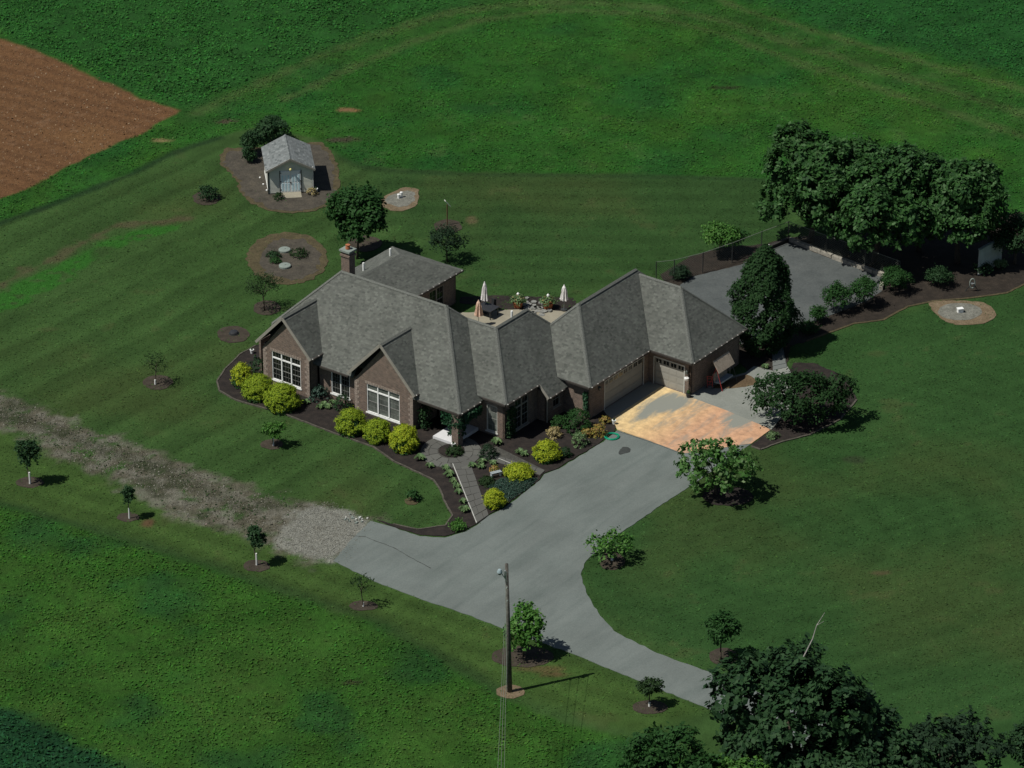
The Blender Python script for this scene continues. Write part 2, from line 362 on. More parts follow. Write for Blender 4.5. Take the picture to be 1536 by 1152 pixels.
def ground_colours(P):
    n1 = vnoise(P, 6, 1); n2 = vnoise(P, 1.6, 2); n3 = vnoise(P, 18, 3); n4 = vnoise(P, .7, 4, 2)
    c = np.tile(np.array([.0325, .0710, .0190]), (len(P), 1)); A = np.full(len(P), .35)
    def lay(w, col, a=None):
        w = w[:, None]; c[:] = c*(1-w)+np.array(col)*w
        if a is not None: A[:] = A*(1-w[:, 0])+a*w[:, 0]
    def reg(poly, soft, rag=0, sc=2, seed=9): return sstep(.5-(sdist(P, poly)+rag*(vnoise(P, sc, seed)-.5)*2)/soft)
    def lin(line, w, rag=0.0): return sstep(1-ldist(P, line)/w+rag*(n2-.5))
    right = reg(R_RIGHT, 3, 1); back = reg(R_BACK, 3, 1); low = reg(R_LOW, 2, .6)
    lay(right, (.0245, .0640, .0175)); lay(back, (.0260, .0620, .0170)); lay(low, (.0385, .0770, .0180))
    # mowing stripes
    def stripes(p0, p1, width, warp=.5):
        a, b = G(*p0), G(*p1); d = (b-a); d.z = 0; d.normalize(); q = P@np.array([-d.y, d.x])+warp*(n1-.5)*2
        return np.tanh(2.2*np.sin(q/width*math.pi))
    s = stripes((0, 420), (330, 262), 1.75, .7)*(1-right)*(1-back)*(1-low)
    s = s + stripes((600, 300), (1100, 303), 1.35, .3)*back*.8 + stripes((0, 700), (560, 890), 1.2, .3)*low
    ctr = np.array(G(1180, 800).to_tuple()[:2]); rr = np.hypot(*(P-ctr).T)+1.2*(n1-.5)
    s = s + np.tanh(2*np.sin(rr/1.25*math.pi))*right*.4
    s2 = stripes((900, 1000), (1500, 820), 0.75, .9)*right*.38
    s = s+.6*stripes((0, 420), (330, 262), .83, .5)*(1-right)*(1-back)*n2*1.6
    c *= (1+.12*(s+s2)*(.25+1.3*n3))[:, None]
    dry = sstep((n3-.5)*3+(n1-.5)*1.5)
    lay(dry*.5, (.040, .056, .017))
    lay(sstep((n2-.66)*7)*sstep((n1-.45)*4)*.35, (.05, .055, .022))
    c *= (1+.30*(n2-.5)+.35*(n1-.5))[:, None]
    # bright weedy strip and bare edge
    lay(lin(L_TAN, 1.0, 2.2)*.7, (.075, .062, .036), .6)
    lay(reg(R_BRIGHT, .7, .9)*sstep((n4-.25)*6)*sstep((vnoise(P, 2.4, 33)-.22)*5)*.9, (.024, .105, .014), .55)
    # meadow, crop
    mw = reg(R_MEADOW, .7, .35); mcol = np.array([.0205, .0800, .0125])
    lay(mw, mcol, .75); lay(mw*sstep((n1-.5)*4)*.5, (.034, .092, .013)); lay(mw*sstep((.46-n1)*4)*.6, (.0130, .066, .0150))
    lay(mw*sstep((n2-.6)*5)*sstep((n3-.45)*5)*.5, (.036, .075, .02))
    m2 = reg(R_MEAD2, .9, .6); lay(m2, (.0260, .0790, .0120), .75); lay(m2*sstep((n1-.48)*4)*.6, (.036, .086, .0150)); lay(m2*sstep((.45-n1)*5)*.7, (.0145, .056, .015))
    lay(reg(R_LOWCROP, 1.6, 1.2), (.0095, .0410, .0150), .8)
    for line, w, k in ((L_ARC1, 1.3, .8), (L_ARC2, 1.1, .65), (L_ARC3, 1.0, .7)): lay(lin(line, w, .9)*mw*k, (.052, .088, .026))
    lay(lin(L_ARC1, 5.0)*mw*.35, (.028, .070, .016))
    lay(reg(R_CROP, 2.2, 1.2), (.0175, .0730, .0140), .75); lay(reg(R_CROP2, 3.0, 1.5), (.0145, .0670, .0145), .6)
    mm = np.maximum(mw, m2); c *= (1+mm*(.5*(n2-.5)+.35*(vnoise(P, 3.2, 41)-.5)))[:, None]; c[:, 1] *= 1+mm*.3*(n4-.5)
    for line, w, k in ((L_EDGE1, .8, .75), (L_EDGE1B, .8, .4), (L_EDGE2, 1.1, .45)): lay(lin(line, w, .8)*k, (.0095, .028, .011), .8)  # dark lines on the meadow edges paint in the shade of the taller grass
    so = reg(R_SOIL, .5, .5); lay(so, (.135, .072, .034), .8)
    fur = stripes((0, 100), (240, 165), .9, .6)
    lay(so*sstep((fur*.5+n1*1.3-.75)*3)*.55, (.094, .050, .025)); lay(so*sstep((n4-.7)*6)*.8, (.17, .10, .055)); lay(so*sstep((.38-n1)*5)*.5, (.165, .092, .040))
    # dirt and gravel track
    tr = reg(R_TRACK, 1.8, 1.5, 1.0); lay(tr*sstep((vnoise(P, .9, 21)-.25)*4), (.098, .093, .068), .9); lay(tr*sstep((n4-.47)*6)*.75, (.155, .152, .124)); lay(tr*sstep((.46-n2)*5)*.8, (.034, .042, .022))
    lay(tr*lin(PP([(0, 618), (200, 690), (380, 765)]), 1.2, 1)*.5, (.030, .040, .020))
    gr = reg(R_GRAV, .8, 1.0, 1.2); lay(gr, (.20, .205, .178), .8); lay(gr*sstep((n4-.55)*6)*.6, (.21, .215, .185)); lay(gr*sstep((.42-n2)*6)*.5, (.085, .08, .06))
    for (x, y, rx, ry, col) in ((524, 165, 1.0, .5, (.20, .11, .06)), (243, 211, .9, .5, (.19, .15, .07)), (340, 182, 1.2, .5, (.06, .045, .032)), (515, 210, 1.6, .7, (.050, .040, .030)), (1090, 132, 1.5, .5, (.022, .024, .012)), (530, 1024, .8, .3, (.03, .03, .016)), (708, 330, .5, .9, (.09, .08, .04)), (220, 785, .5, .7, (.09, .05, .03)), (810, 1004, 1.5, .5, (.085, .072, .03)), (835, 1012, 1.2, .3, (.09, .06, .03)), (1500, 330, 2, 1.2, (.085, .07, .055)), (1525, 350, 2, 1, (.08, .066, .05)), (560, 545, .1, .1, (.05, .05, .03)), (1280, 690, 1, .6, (.026, .04, .018)), (1320, 860, .8, .3, (.07, .06, .03))):
        q = G(x, y); w = sstep(1.35-np.hypot((P[:, 0]-q.x)/rx, (P[:, 1]-q.y)/ry)+1.1*(n4-.5)); lay(w*.85, col)
    return np.clip(c, .003, 1), A
def axis(lo, hi, step, far):
    a = list(np.arange(lo, hi+1e-6, step)); d = step*1.6; x = lo; y = hi; L = []; H = []
    while y < far: y += d; x -= d; H.append(y); L.append(x); d *= 1.6
    return np.array(L[::-1]+a+H)
gx = axis(-52, 52, .25, 4500); gy = axis(-52, 92, .27, 4500)
XX, YY = np.meshgrid(gx, gy); Pg = np.column_stack([XX.ravel(), YY.ravel()])
nx, ny = len(gx), len(gy)
gm = bpy.data.meshes.new('ground')
gm.vertices.add(len(Pg)); gm.vertices.foreach_set('co', np.column_stack([Pg, np.zeros(len(Pg))]).astype(np.float32).ravel())
ii = (np.arange(ny-1)[:, None]*nx+np.arange(nx-1)[None, :]).ravel()
Fq = np.column_stack([ii, ii+1, ii+nx+1, ii+nx]).astype(np.int32)
gm.loops.add(Fq.size); gm.loops.foreach_set('vertex_index', Fq.ravel()); gm.polygons.add(len(Fq)); gm.polygons.foreach_set('loop_start', np.arange(0, Fq.size, 4, dtype=np.int32))
gm.update(calc_edges=True)
gc, ga = ground_colours(Pg)
at = gm.color_attributes.new('cover', 'FLOAT_COLOR', 'POINT'); at.data.foreach_set('color', np.column_stack([gc, ga]).astype(np.float32).ravel())
def M_ground():
    m, n, l, b = nt('ground_cover'); co = wpos(n)
    a = n.new('ShaderNodeAttribute'); a.attribute_name = 'cover'
    mpg = n.new('ShaderNodeMapping'); mpg.inputs['Scale'].default_value = (1, .6, 1); l.new(co, mpg.inputs[0])
    t1 = noise(n, l, mpg.outputs[0], 2.6, 6, .75); t2 = noise(n, l, mpg.outputs[0], 9, 3, .8)
    def sig(t, lo, hi):
        r = n.new('ShaderNodeMapRange'); r.inputs[1].default_value = lo; r.inputs[2].default_value = hi; r.inputs[3].default_value = -1; r.inputs[4].default_value = 1; l.new(t.outputs[0], r.inputs[0]); return r.outputs[0]
    v = mathn(n, l, 'ADD', mathn(n, l, 'MULTIPLY', sig(t1, .3, .7), .55), mathn(n, l, 'MULTIPLY', sig(t2, .3, .7), .45))
    g = mathn(n, l, 'ADD', 1, mathn(n, l, 'MULTIPLY', v, mathn(n, l, 'MULTIPLY', a.outputs['Alpha'], .75)))
    cc = n.new('ShaderNodeCombineColor')
    for k in range(3): l.new(g, cc.inputs[k])
    l.new(mixc(n, l, 1.0, a.outputs['Color'], cc.outputs[0], 'MULTIPLY'), b.inputs['Base Color'])
    b.inputs['Roughness'].default_value = .95; b.inputs['Specular IOR Level'].default_value = .08
    bu = n.new('ShaderNodeBump'); l.new(mathn(n, l, 'MULTIPLY', v, a.outputs['Alpha']), bu.inputs['Height']); bu.inputs['Strength'].default_value = .6; bu.inputs['Distance'].default_value = .12
    l.new(bu.outputs[0], b.inputs['Normal'])
    return m
gmat = M_ground(); ground = struct(link('ground', gm, gmat))

# taller grass and crop leaves standing on the ground
def leaf_quads(C, N, size, rg, asp=.62, up=None):
    k = len(C); t = rg.normal(size=(k, 3)) if up is None else up+rg.normal(0, .35, (k, 3))
    N = N/np.linalg.norm(N, axis=1, keepdims=True); t = t-N*(t*N).sum(1, keepdims=True); t /= np.linalg.norm(t, axis=1, keepdims=True)+1e-9
    b = np.cross(N, t); s = size*rg.uniform(.6, 1.35, (k, 1))
    return np.stack([C-t*s, C+b*s*asp+t*s*.1, C+t*s, C-b*s*asp+t*s*.1], 1)
def tufts(name, label, poly, avoid, n, w, h, cols, seed, box):
    rg = np.random.default_rng(seed)
    P = rg.uniform((box[0], box[2]), (box[1], box[3]), (n, 2)); P = P[sdist(P, poly) < -.15]
    for a in avoid: P = P[sdist(P, a) > .1]
    P = P[vnoise(P, 2.2, seed, 3)+rg.normal(0, .12, len(P)) > .40]
    c, A = ground_colours(P); k = len(P); C = np.column_stack([P, h*rg.uniform(.15, 1, k)]); N = rg.normal(0, .42, (k, 3))+np.array([-.12, -.22, 1.0])
    me = quads_mesh(name, leaf_quads(C, N, w*rg.uniform(.5, 1.5, (k, 1)), rg, .6))
    c = c*cols[0]*rg.uniform(1-cols[1], 1+cols[1], (k, 1))*(1+rg.normal(0, .10, (k, 3))); at = me.color_attributes.new('cover', 'FLOAT_COLOR', 'POINT')
    at.data.foreach_set('color', np.repeat(np.column_stack([np.clip(c, .002, 1), np.zeros(k)]), 4, 0).astype(np.float32).ravel())
    o = link(name, me, gmat); tag(o, label, 'grass', kind='stuff'); return o
tufts('meadow_grass', 'uncut bright green meadow grass behind the mown lawn', R_MEADOW, [R_CROP, R_CROP2, R_SOIL], 260000, .085, .12, (1.15, .24), 5, (-55, 55, 0, 90))
tufts('meadow_grass', 'uncut bright green meadow grass below the lower lawn strip', R_MEAD2, [R_LOWCROP], 130000, .085, .12, (1.15, .24), 6, (-44, 32, -60, -8))
tufts('crop_leaves', 'dark leafy crop behind the ploughed soil at upper left', R_CROP, [R_SOIL], 120000, .11, .18, (1.22, .42), 7, (-55, 20, 40, 92))
tufts('crop_leaves', 'dark leafy crop in the upper right corner', R_CROP2, [], 70000, .10, .16, (1.15, .24), 8, (5, 55, 40, 92))
tufts('crop_leaves', 'dark blue green crop in the lower left corner', R_LOWCROP, [], 45000, .11, .2, (1.22, .42), 9, (-44, -8, -60, -25))

def scatter(name, label, cat, poly, avoid, n, size, cols, seed, box, z=.03, tilt=.5, keep=None):
    rg = np.random.default_rng(seed); P = rg.uniform((box[0], box[2]), (box[1], box[3]), (n, 2)); P = P[sdist(P, poly)+rg.normal(0, .35, len(P)) < -.2]
    for a in avoid: P = P[sdist(P, a) > .1]
    if keep: P = P[vnoise(P, keep[0], seed, 3)+rg.normal(0, .1, len(P)) > keep[1]]
    k = len(P); C = np.column_stack([P, z*rg.uniform(.6, 1.4, k)]); N = rg.normal(0, tilt, (k, 3))+np.array([-.1, -.2, 1.0])
    o = link(name, quads_mesh(name, leaf_quads(C, N, size*rg.uniform(.5, 1.5, (k, 1)), rg, .75)), M_island(name+'_mix', cols, .9, 0)); tag(o, label, cat, kind='stuff')
scatter('field_stones', 'pale stones and clods scattered over the ploughed soil', 'stones', R_SOIL, [], 9000, .065, [(.11, .060, .030), (.19, .12, .06), (.13, .072, .034), (.26, .19, .12), (.09, .05, .026)], 51, (-54, -18, 28, 68), .04)
scatter('track_gravel', 'grey and tan gravel bits along the old track', 'gravel', R_TRACK, [R_GRAV], 60000, .045, [(.08, .075, .052), (.125, .12, .094), (.18, .178, .15), (.06, .06, .04), (.10, .09, .062)], 52, (-44, -8, -28, 6), .03, .5)
scatter('track_weeds', 'green weeds growing through the old track', 'weeds', R_TRACK, [R_GRAV], 11000, .07, [(.016, .036, .012), (.028, .05, .017), (.04, .055, .022)], 53, (-44, -8, -28, 6), .05, .5, (1.6, .52))
scatter('gravel', 'pale loose gravel at the end of the driveway', 'gravel', R_GRAV, [], 60000, .032, [(.12, .12, .10), (.19, .195, .17), (.26, .265, .24), (.15, .14, .105)], 54, (-24, -8, -30, -8), .03, .5)
LAWN_BOX = (-48, 44, -48, 42)
def lawn_grain(n, seed, avoid):
    rg = np.random.default_rng(seed); P = rg.uniform((LAWN_BOX[0], LAWN_BOX[2]), (LAWN_BOX[1], LAWN_BOX[3]), (n, 2))
    for a in [R_MEADOW, R_MEAD2, R_TRACK]+avoid: P = P[sdist(P, a)+rg.normal(0, .10, len(P)) > .02]
    c, A = ground_colours(P); k = len(P); C = np.column_stack([P, .010+.032*rg.random(k)**2]); N = rg.normal(0, .2, (k, 3))+np.array([0, -.05, 1.0])
    me = quads_mesh('lawn_grass', leaf_quads(C, N, .075*rg.uniform(.6, 1.5, (k, 1)), rg, .6)); c = c*rg.uniform(.72, 1.38, (k, 1))*(1+rg.normal(0, .06, (k, 3)))
    at = me.color_attributes.new('cover', 'FLOAT_COLOR', 'POINT'); at.data.foreach_set('color', np.repeat(np.column_stack([np.clip(c, .002, 1), np.zeros(k)]), 4, 0).astype(np.float32).ravel())
    tag(link('lawn_grass', me, gmat), 'short mown lawn grass around the house', 'grass', kind='stuff')
# ------------------------------------------------------------------ driveway, concrete, court, beds
def M_asphalt():
    m, n, l, b = nt('asphalt'); co = wpos(n)
    mp = n.new('ShaderNodeMapping'); mp.vector_type = 'TEXTURE'; mp.inputs['Rotation'].default_value = (0, 0, math.pi/2-YAW); mp.inputs['Scale'].default_value = (7, 1.1, 1); l.new(co, mp.inputs[0])
    t = noise(n, l, mp.outputs[0], 1.0, 5, .6, .6); r = ramp(n, [(.22, (.106, .128, .120)), (.5, (.134, .156, .147)), (.78, (.150, .172, .162))]); l.new(t.outputs[0], r.inputs[0])
    t2 = noise(n, l, co, .22, 4); r2 = ramp(n, [(.3, (.88,)*3), (.7, (1.1,)*3)]); l.new(t2.outputs[0], r2.inputs[0])
    t3 = noise(n, l, co, 14, 3, .7); r3 = ramp(n, [(.3, (.86,)*3), (.7, (1.14,)*3)]); l.new(t3.outputs[0], r3.inputs[0])
    o = mixc(n, l, 1, mixc(n, l, 1, r.outputs[0], r2.outputs[0], 'MULTIPLY'), r3.outputs[0], 'MULTIPLY')
    l.new(o, b.inputs['Base Color']); b.inputs['Roughness'].default_value = .9; b.inputs['Specular IOR Level'].default_value = .12
    return m
MT['asphalt'] = M_asphalt()
DRIVE = PP([(556, 782), (586, 790), (630, 805), (667, 807), (698, 798), (716, 788), (733, 774), (760, 760), (810, 721), (816, 712), (838, 704), (900, 666), (926, 646), (975, 662), (1025, 680), (1127, 666), (1085, 695), (1042, 725), (980, 766), (935, 797), (900, 823), (879, 842), (871, 862), (879, 889), (897, 919), (921, 947), (985, 980), (1098, 1021), (1250, 1090), (1420, 1180), (1700, 1340), (1600, 1400), (1330, 1210), (1200, 1130), (1062, 1063), (949, 1018), (856, 980), (772, 950), (700, 922), (640, 902), (560, 872), (500, 842), (525, 812)])
drive = struct(sheet('driveway', DRIVE, .035, 'asphalt', .4, False, .055))
st = struct(sheet('driveway_stain', PP([(928, 679), (933, 672), (940, 671), (946, 674), (944, 679), (936, 681), (930, 683)]), .041, M_plain('dark_stain', (.042, .048, .046), .9, .2, 4), .1, True, .03, z0=.036))
def ribbon(name, line, w, z, mat, parent, jit=.03, seed=4):
    rg = random.Random(seed); L = []
    for a, b in zip(line[:-1], line[1:]):
        k = max(2, int(math.dist(a, b)/.35)); L += [(a[0]+(b[0]-a[0])*q/k+rg.uniform(-jit, jit), a[1]+(b[1]-a[1])*q/k+rg.uniform(-jit, jit)) for q in range(k)]
    mb = MB(); P = [Vector((*p, z)) for p in L]
    for i in range(len(P)-1):
        d = (P[i+1]-P[i]).normalized(); s_ = Vector((-d.y, d.x, 0))*w*rg.uniform(.5, 1.2)/2; mb.add([P[i]-s_, P[i+1]-s_, P[i+1]+s_, P[i]+s_], [(0, 1, 2, 3)])
    return mb.build(name, mat, parent)
MT['crack'] = M_plain('asphalt_crack', (.05, .056, .052), .95, .3, 3, wp=True)
ribbon('crack', PP([(520, 803), (548, 806), (590, 822), (625, 842), (652, 856)]), .07, .0415, 'crack', drive)
ribbon('crack', PP([(926, 647.5), (950, 655), (985, 667), (1024, 682)]), .06, .0435, 'crack', drive, .01)
def M_apron():
    m, n, l, b = nt('stained_concrete'); co = wpos(n)
    mp = n.new('ShaderNodeMapping'); mp.vector_type = 'TEXTURE'; mp.inputs['Location'].default_value = (OX, OY, 0); mp.inputs['Rotation'].default_value = (0, 0, -YAW); l.new(co, mp.inputs[0])
    sx = n.new('ShaderNodeSeparateXYZ'); l.new(mp.outputs[0], sx.inputs[0])
    m2 = n.new('ShaderNodeMapping'); m2.inputs['Scale'].default_value = (1.05, .26, 1); l.new(mp.outputs[0], m2.inputs[0])
    t = noise(n, l, m2.outputs[0], 1.0, 8, .68, .5)
    gu = n.new('ShaderNodeMapRange'); gu.inputs[1].default_value = 6.0; gu.inputs[2].default_value = 12.5; l.new(sx.outputs[0], gu.inputs[0])
    warm = ramp(n, [(0, (.66, .52, .28)), (.4, (.62, .45, .23)), (1, (.52, .31, .19))]); l.new(gu.outputs[0], warm.inputs[0])
    t3 = noise(n, l, mp.outputs[0], 1.6, 8, .7); rl = ramp(n, [(.3, (.66, .66, .68)), (.7, (1.25, 1.24, 1.2))]); l.new(t3.outputs[0], rl.inputs[0])
    wm = mixc(n, l, 1, warm.outputs[0], rl.outputs[0], 'MULTIPLY')
    # bare grey concrete where the stain has worn off: two broad worn areas plus noise; the door strip is painted shade
    def blob(u, v, ru, rv):
        a = mathn(n, l, 'POWER', mathn(n, l, 'DIVIDE', mathn(n, l, 'SUBTRACT', sx.outputs[0], u), ru), 2); c = mathn(n, l, 'POWER', mathn(n, l, 'DIVIDE', mathn(n, l, 'SUBTRACT', sx.outputs[1], v), rv), 2)
        return mathn(n, l, 'MAXIMUM', mathn(n, l, 'SUBTRACT', 1, mathn(n, l, 'SQRT', mathn(n, l, 'ADD', a, c))), 0)
    bl = mathn(n, l, 'ADD', blob(9.2, 15.8, 1.9, 2.4), mathn(n, l, 'ADD', blob(8.0, 14.0, 1.2, 3.0), blob(14.2, 16.0, 1.6, 1.9)))
    strip = mathn(n, l, 'MULTIPLY', mathn(n, l, 'LESS_THAN', sx.outputs[0], 6.55), .5)  # grey painted in beside the garage door for the eave's shade, not wear
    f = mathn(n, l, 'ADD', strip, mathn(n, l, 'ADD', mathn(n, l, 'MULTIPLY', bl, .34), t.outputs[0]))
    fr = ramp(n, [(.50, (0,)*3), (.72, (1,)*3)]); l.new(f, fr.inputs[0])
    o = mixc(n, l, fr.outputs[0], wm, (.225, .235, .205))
    l.new(o, b.inputs['Base Color']); b.inputs['Roughness'].default_value = .85; b.inputs['Specular IOR Level'].default_value = .15
    return m
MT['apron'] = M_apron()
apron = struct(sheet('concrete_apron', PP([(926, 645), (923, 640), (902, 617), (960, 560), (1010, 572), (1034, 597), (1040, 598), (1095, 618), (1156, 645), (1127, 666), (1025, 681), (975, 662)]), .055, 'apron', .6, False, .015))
pad = struct(sheet('concrete_pad', PP([(1041, 598.5), (1095, 618.5), (1157, 645), (1185, 612), (1200, 585), (1181, 550), (1159, 557), (1131, 550), (1118, 560), (1060, 575), (1030, 590)]), .060, 'concrete', .6, False, .015))
soilp = struct(sheet('bare_soil_patch', PP([(1058, 582), (1085, 584), (1112, 582), (1134, 577), (1133, 570), (1120, 563), (1100, 568), (1075, 578)]), .068, M_multi('tan_soil', [(.3, (.085, .06, .035)), (.7, (.13, .095, .055))], 1.2, fine=9), .3, True, .02))
court = struct(sheet('play_court', PP([(1184, 364), (1249, 390), (1327, 418), (1322, 438), (1300, 452), (1254, 470), (1187, 496), (1100, 520), (1040, 470), (1020, 428), (1041, 415), (1111, 398), (1150, 378)]), .045, 'court', .5, False, .05))
BED = PP([(384, 519), (359, 533), (337, 555), (325, 573), (329, 587), (354, 601), (429, 623), (500, 650), (560, 671), (591, 693), (628, 710), (651, 721), (660, 735), (668, 755), (679, 774), (668, 789), (627, 795), (590, 787), (566, 781), (586, 789), (630, 803), (667, 805), (698, 796), (716, 786), (733, 772.5), (760, 758), (810, 719), (816, 710.5), (838, 702.5), (900, 664.5), (922, 648), (924, 640), (905, 616), (800, 600), (600, 560), (470, 500)])
bed = struct(sheet('mulch_bed', BED, .06, 'mulch', .35, False, .05))
def edging(line, parent, w=.09, z=.10, mat='timber', jit=.03, seed=3):
    pts = []; rg = random.Random(seed)
    for a, b in zip(line[:-1], line[1:]):
        k = max(1, int(math.dist(a, b)/.5))
        for j in range(k): pts.append((a[0]+(b[0]-a[0])*j/k+rg.uniform(-jit, jit), a[1]+(b[1]-a[1])*j/k+rg.uniform(-jit, jit), z/2))
    pts.append((*line[-1], z/2)); mb = MB()
    for a, b in zip(pts[:-1], pts[1:]): mb.bar(a, b, w, z)
    return mb.build('edging', mat, parent)
MT['bededge'] = M_plain('bed_edge', (.075, .07, .055), .9, .35, 4)
edging(PP([(384, 519), (359, 533), (337, 555), (325, 573), (329, 587), (354, 601), (429, 623), (500, 650), (560, 671), (591, 693), (628, 710), (651, 721), (660, 735), (668, 755), (679, 774), (668, 789), (627, 795), (590, 787)]), bed, .12, .10, 'bededge')
BED_R = PP([(1181, 548), (1185, 520), (1210, 512), (1231, 504), (1280, 486), (1325, 480), (1362, 460), (1400, 452), (1450, 448), (1510, 440), (1545, 422), (1700, 380), (1700, 330), (1530, 318), (1480, 330), (1400, 345), (1300, 350), (1184, 356), (1150, 366), (1085, 372), (1035, 385), (990, 412), (1010, 440), (1100, 530), (1120, 556), (1160, 556)])
bed2 = struct(sheet('mulch_bed', BED_R, .03, 'darkbrownmulch', .4, False, .09))
edging(PP([(1210, 512), (1231, 504), (1280, 486), (1325, 480), (1362, 460), (1400, 452), (1450, 448), (1510, 440), (1545, 422)]), bed2, .2, .05, 'tanstraw')
bed3 = struct(sheet('mulch_bed', PP([(1127, 668), (1141, 675), (1173, 663), (1214, 653), (1260, 630), (1285, 600), (1268, 565), (1220, 545), (1190, 545), (1182, 560), (1200, 585), (1185, 612), (1157, 646)]), .05, 'mulch', .4, False, .06))
edging(PP([(1127, 670), (1141, 675), (1173, 663), (1214, 653), (1260, 630), (1285, 600)]), bed3, .14, .08, 'bededge')
bed4 = struct(sheet('mulch_bed', PP([(331, 246), (336, 225), (360, 222), (398, 221), (470, 214), (490, 220), (505, 246), (508, 285), (497, 306), (466, 317), (424, 319), (388, 310), (362, 291), (354, 270)]), .04, 'tanstraw', .4, True, .16))
struct(sheet('mulch_bed', PP([(337, 247), (342, 229), (360, 226), (398, 225), (465, 218), (484, 224), (498, 248), (503, 285), (491, 303), (464, 314), (424, 316), (390, 306), (366, 288), (359, 270)]), .05, 'greymulch', .35, True, .24, 2))
ov = struct(sheet('oval_bed', PP(ellipse(431, 388, 61, 39)), .04, 'tanstraw', .4, True, .15))
struct(sheet('oval_bed', PP(ellipse(435, 389, 46, 31)), .05, 'greymulch', .35, True, .26, 3))
struct(sheet('gravel_patch', PP([(571, 300), (586, 290), (601, 283), (625, 283), (629, 298), (620, 311), (601, 317), (580, 314)]), .04, 'tangravel', .35, True, .12))
struct(sheet('gravel_patch', PP([(578, 300), (590, 292), (605, 287), (620, 290), (620, 301), (610, 309), (598, 311), (584, 308)]), .046, 'palegravel', .35, True, .18, 4))
struct(sheet('gravel_circle', PP([(1394, 455), (1420, 451), (1450, 452), (1478, 455), (1494, 470), (1480, 484), (1445, 488), (1420, 483), (1405, 472)]), .04, 'tangravel', .35, True, .08))
struct(sheet('gravel_circle', PP(ellipse(1440, 468, 33, 13)), .048, 'palegravel', .3, True, .05, 5))
for i, (x, y, rx, ry, mt) in enumerate(((350, 502, 24, 13, 'brownmulch'), (310, 297, 21, 11, 'brownmulch'), (236, 574, 23, 11, 'brownmulch'), (400, 462, 20, 11, 'brownmulch'), (547, 366, 26, 12, 'brownmulch'), (672, 340, 21, 11, 'brownmulch'), (44, 724, 22, 8, 'brownmulch'), (192, 776, 17, 7, 'brownmulch'), (386, 849, 20, 9, 'brownmulch'), (545, 909, 22, 7.5, 'brownmulch'), (408, 667, 17, 8, 'brownmulch'), (618, 752, 11, 6, 'tanstraw'), (785, 985, 47, 16, 'brownmulch'), (765, 1038, 22, 10, 'tangravel'), (975, 1061, 27, 10, 'brownmulch'), (918, 842, 20, 14, 'brownmulch'), (1085, 985, 22, 13, 'brownmulch'), (1092, 745, 38, 14, 'mulch'))):
    struct(sheet('mulch_ring', PP(ellipse(x, y, rx, ry)), .035, mt, .3, True, .07, i+20))
# tilled planting island inside the entry circle is built with the walkway
PATIO = [HW(*p) for p in ((-14.9, 12.3), (-14.9, 17.2), (-13.1, 18.4), (-11.0, 20.6), (-9.3, 22.0), (-7.0, 23.2), (-4.5, 24.0), (-2.3, 24.4), (-2.3, 12), (-5, 10.3), (-14.9, 10.2))]
PATIO2 = [(p.x, p.y) for p in PATIO]
patio = struct(sheet('patio', [(p.x, p.y) for p in PATIO], .03, 'patio', .6, False, .01))
sb = Matrix.Translation((OX, OY, 0)) @ Matrix.Rotation(-YAW, 4, 'Z')
pp_in = np.array([(p.x, p.y) for p in PATIO])
slab_cache = {}
for iu in range(6):
    for iv in range(6):
        u0, v0 = -14.8+iu*2.1, 10.6+iv*2.3
        cs = [HW(a, b) for a in (u0+.03, u0+2.07) for b in (v0+.03, v0+2.27)]
        if (sdist(np.array([(c.x, c.y) for c in cs]), pp_in) > .25).any(): continue
        if 'p' not in slab_cache: slab_cache['p'] = MB().box(.02, 2.08, .02, 2.28, 0, .075).build('concrete_slab', 'patio', patio); o = slab_cache['p']
        else: o = slab_cache['p'].copy(); COL.objects.link(o); o.parent = patio
        q = HW(u0, v0); o.location = (q.x, q.y, 0); o.rotation_euler = (0, 0, -YAW)

APRON = PP([(926, 645), (902, 617), (960, 560), (1010, 572), (1034, 597), (1040, 590), (1131, 548), (1159, 517), (1174, 516), (1182, 550), (1202, 585), (1156, 646), (1127, 667), (1025, 682), (975, 663)])
lawn_grain(170000, 61, [DRIVE, BED, BED_R, APRON, PATIO2])
# ------------------------------------------------------------------ front walkway of flagstones
walk_c = HW(-.0, -1.05)
walk = struct(sheet('walkway', [(walk_c.x+2.3*math.cos(a), walk_c.y+2.6*math.sin(a)) for a in np.linspace(0, 2*math.pi, 28, endpoint=False)], .075, 'mortar', .6, True, 0))
stem = PP([(679, 697), (706, 697), (733, 774), (715, 786)]); path2 = PP([(716, 676), (745, 671), (818, 707), (810, 714.5), (742, 687), (722, 688)])
MB().prism(stem, -.05, .079).build('path_bed', 'mortar', walk); MB().prism(path2, -.05, .083).build('path_bed', 'mortar', walk)
def flag(poly, z=.10, mat='flag', parent=walk, name='flagstone', shrink=.035, jit=.02, z0=.0):
    c = Vector((sum(p[0] for p in poly)/len(poly), sum(p[1] for p in poly)/len(poly)))
    q = []
    for p in poly:
        d = Vector(p)-c; L = d.length; d = d*((L-shrink)/L); q.append((c.x+d.x+random.uniform(-jit, jit), c.y+d.y+random.uniform(-jit, jit)))
    return MB().prism(q, z0, z+random.uniform(0, .012)).build(name, mat, parent)
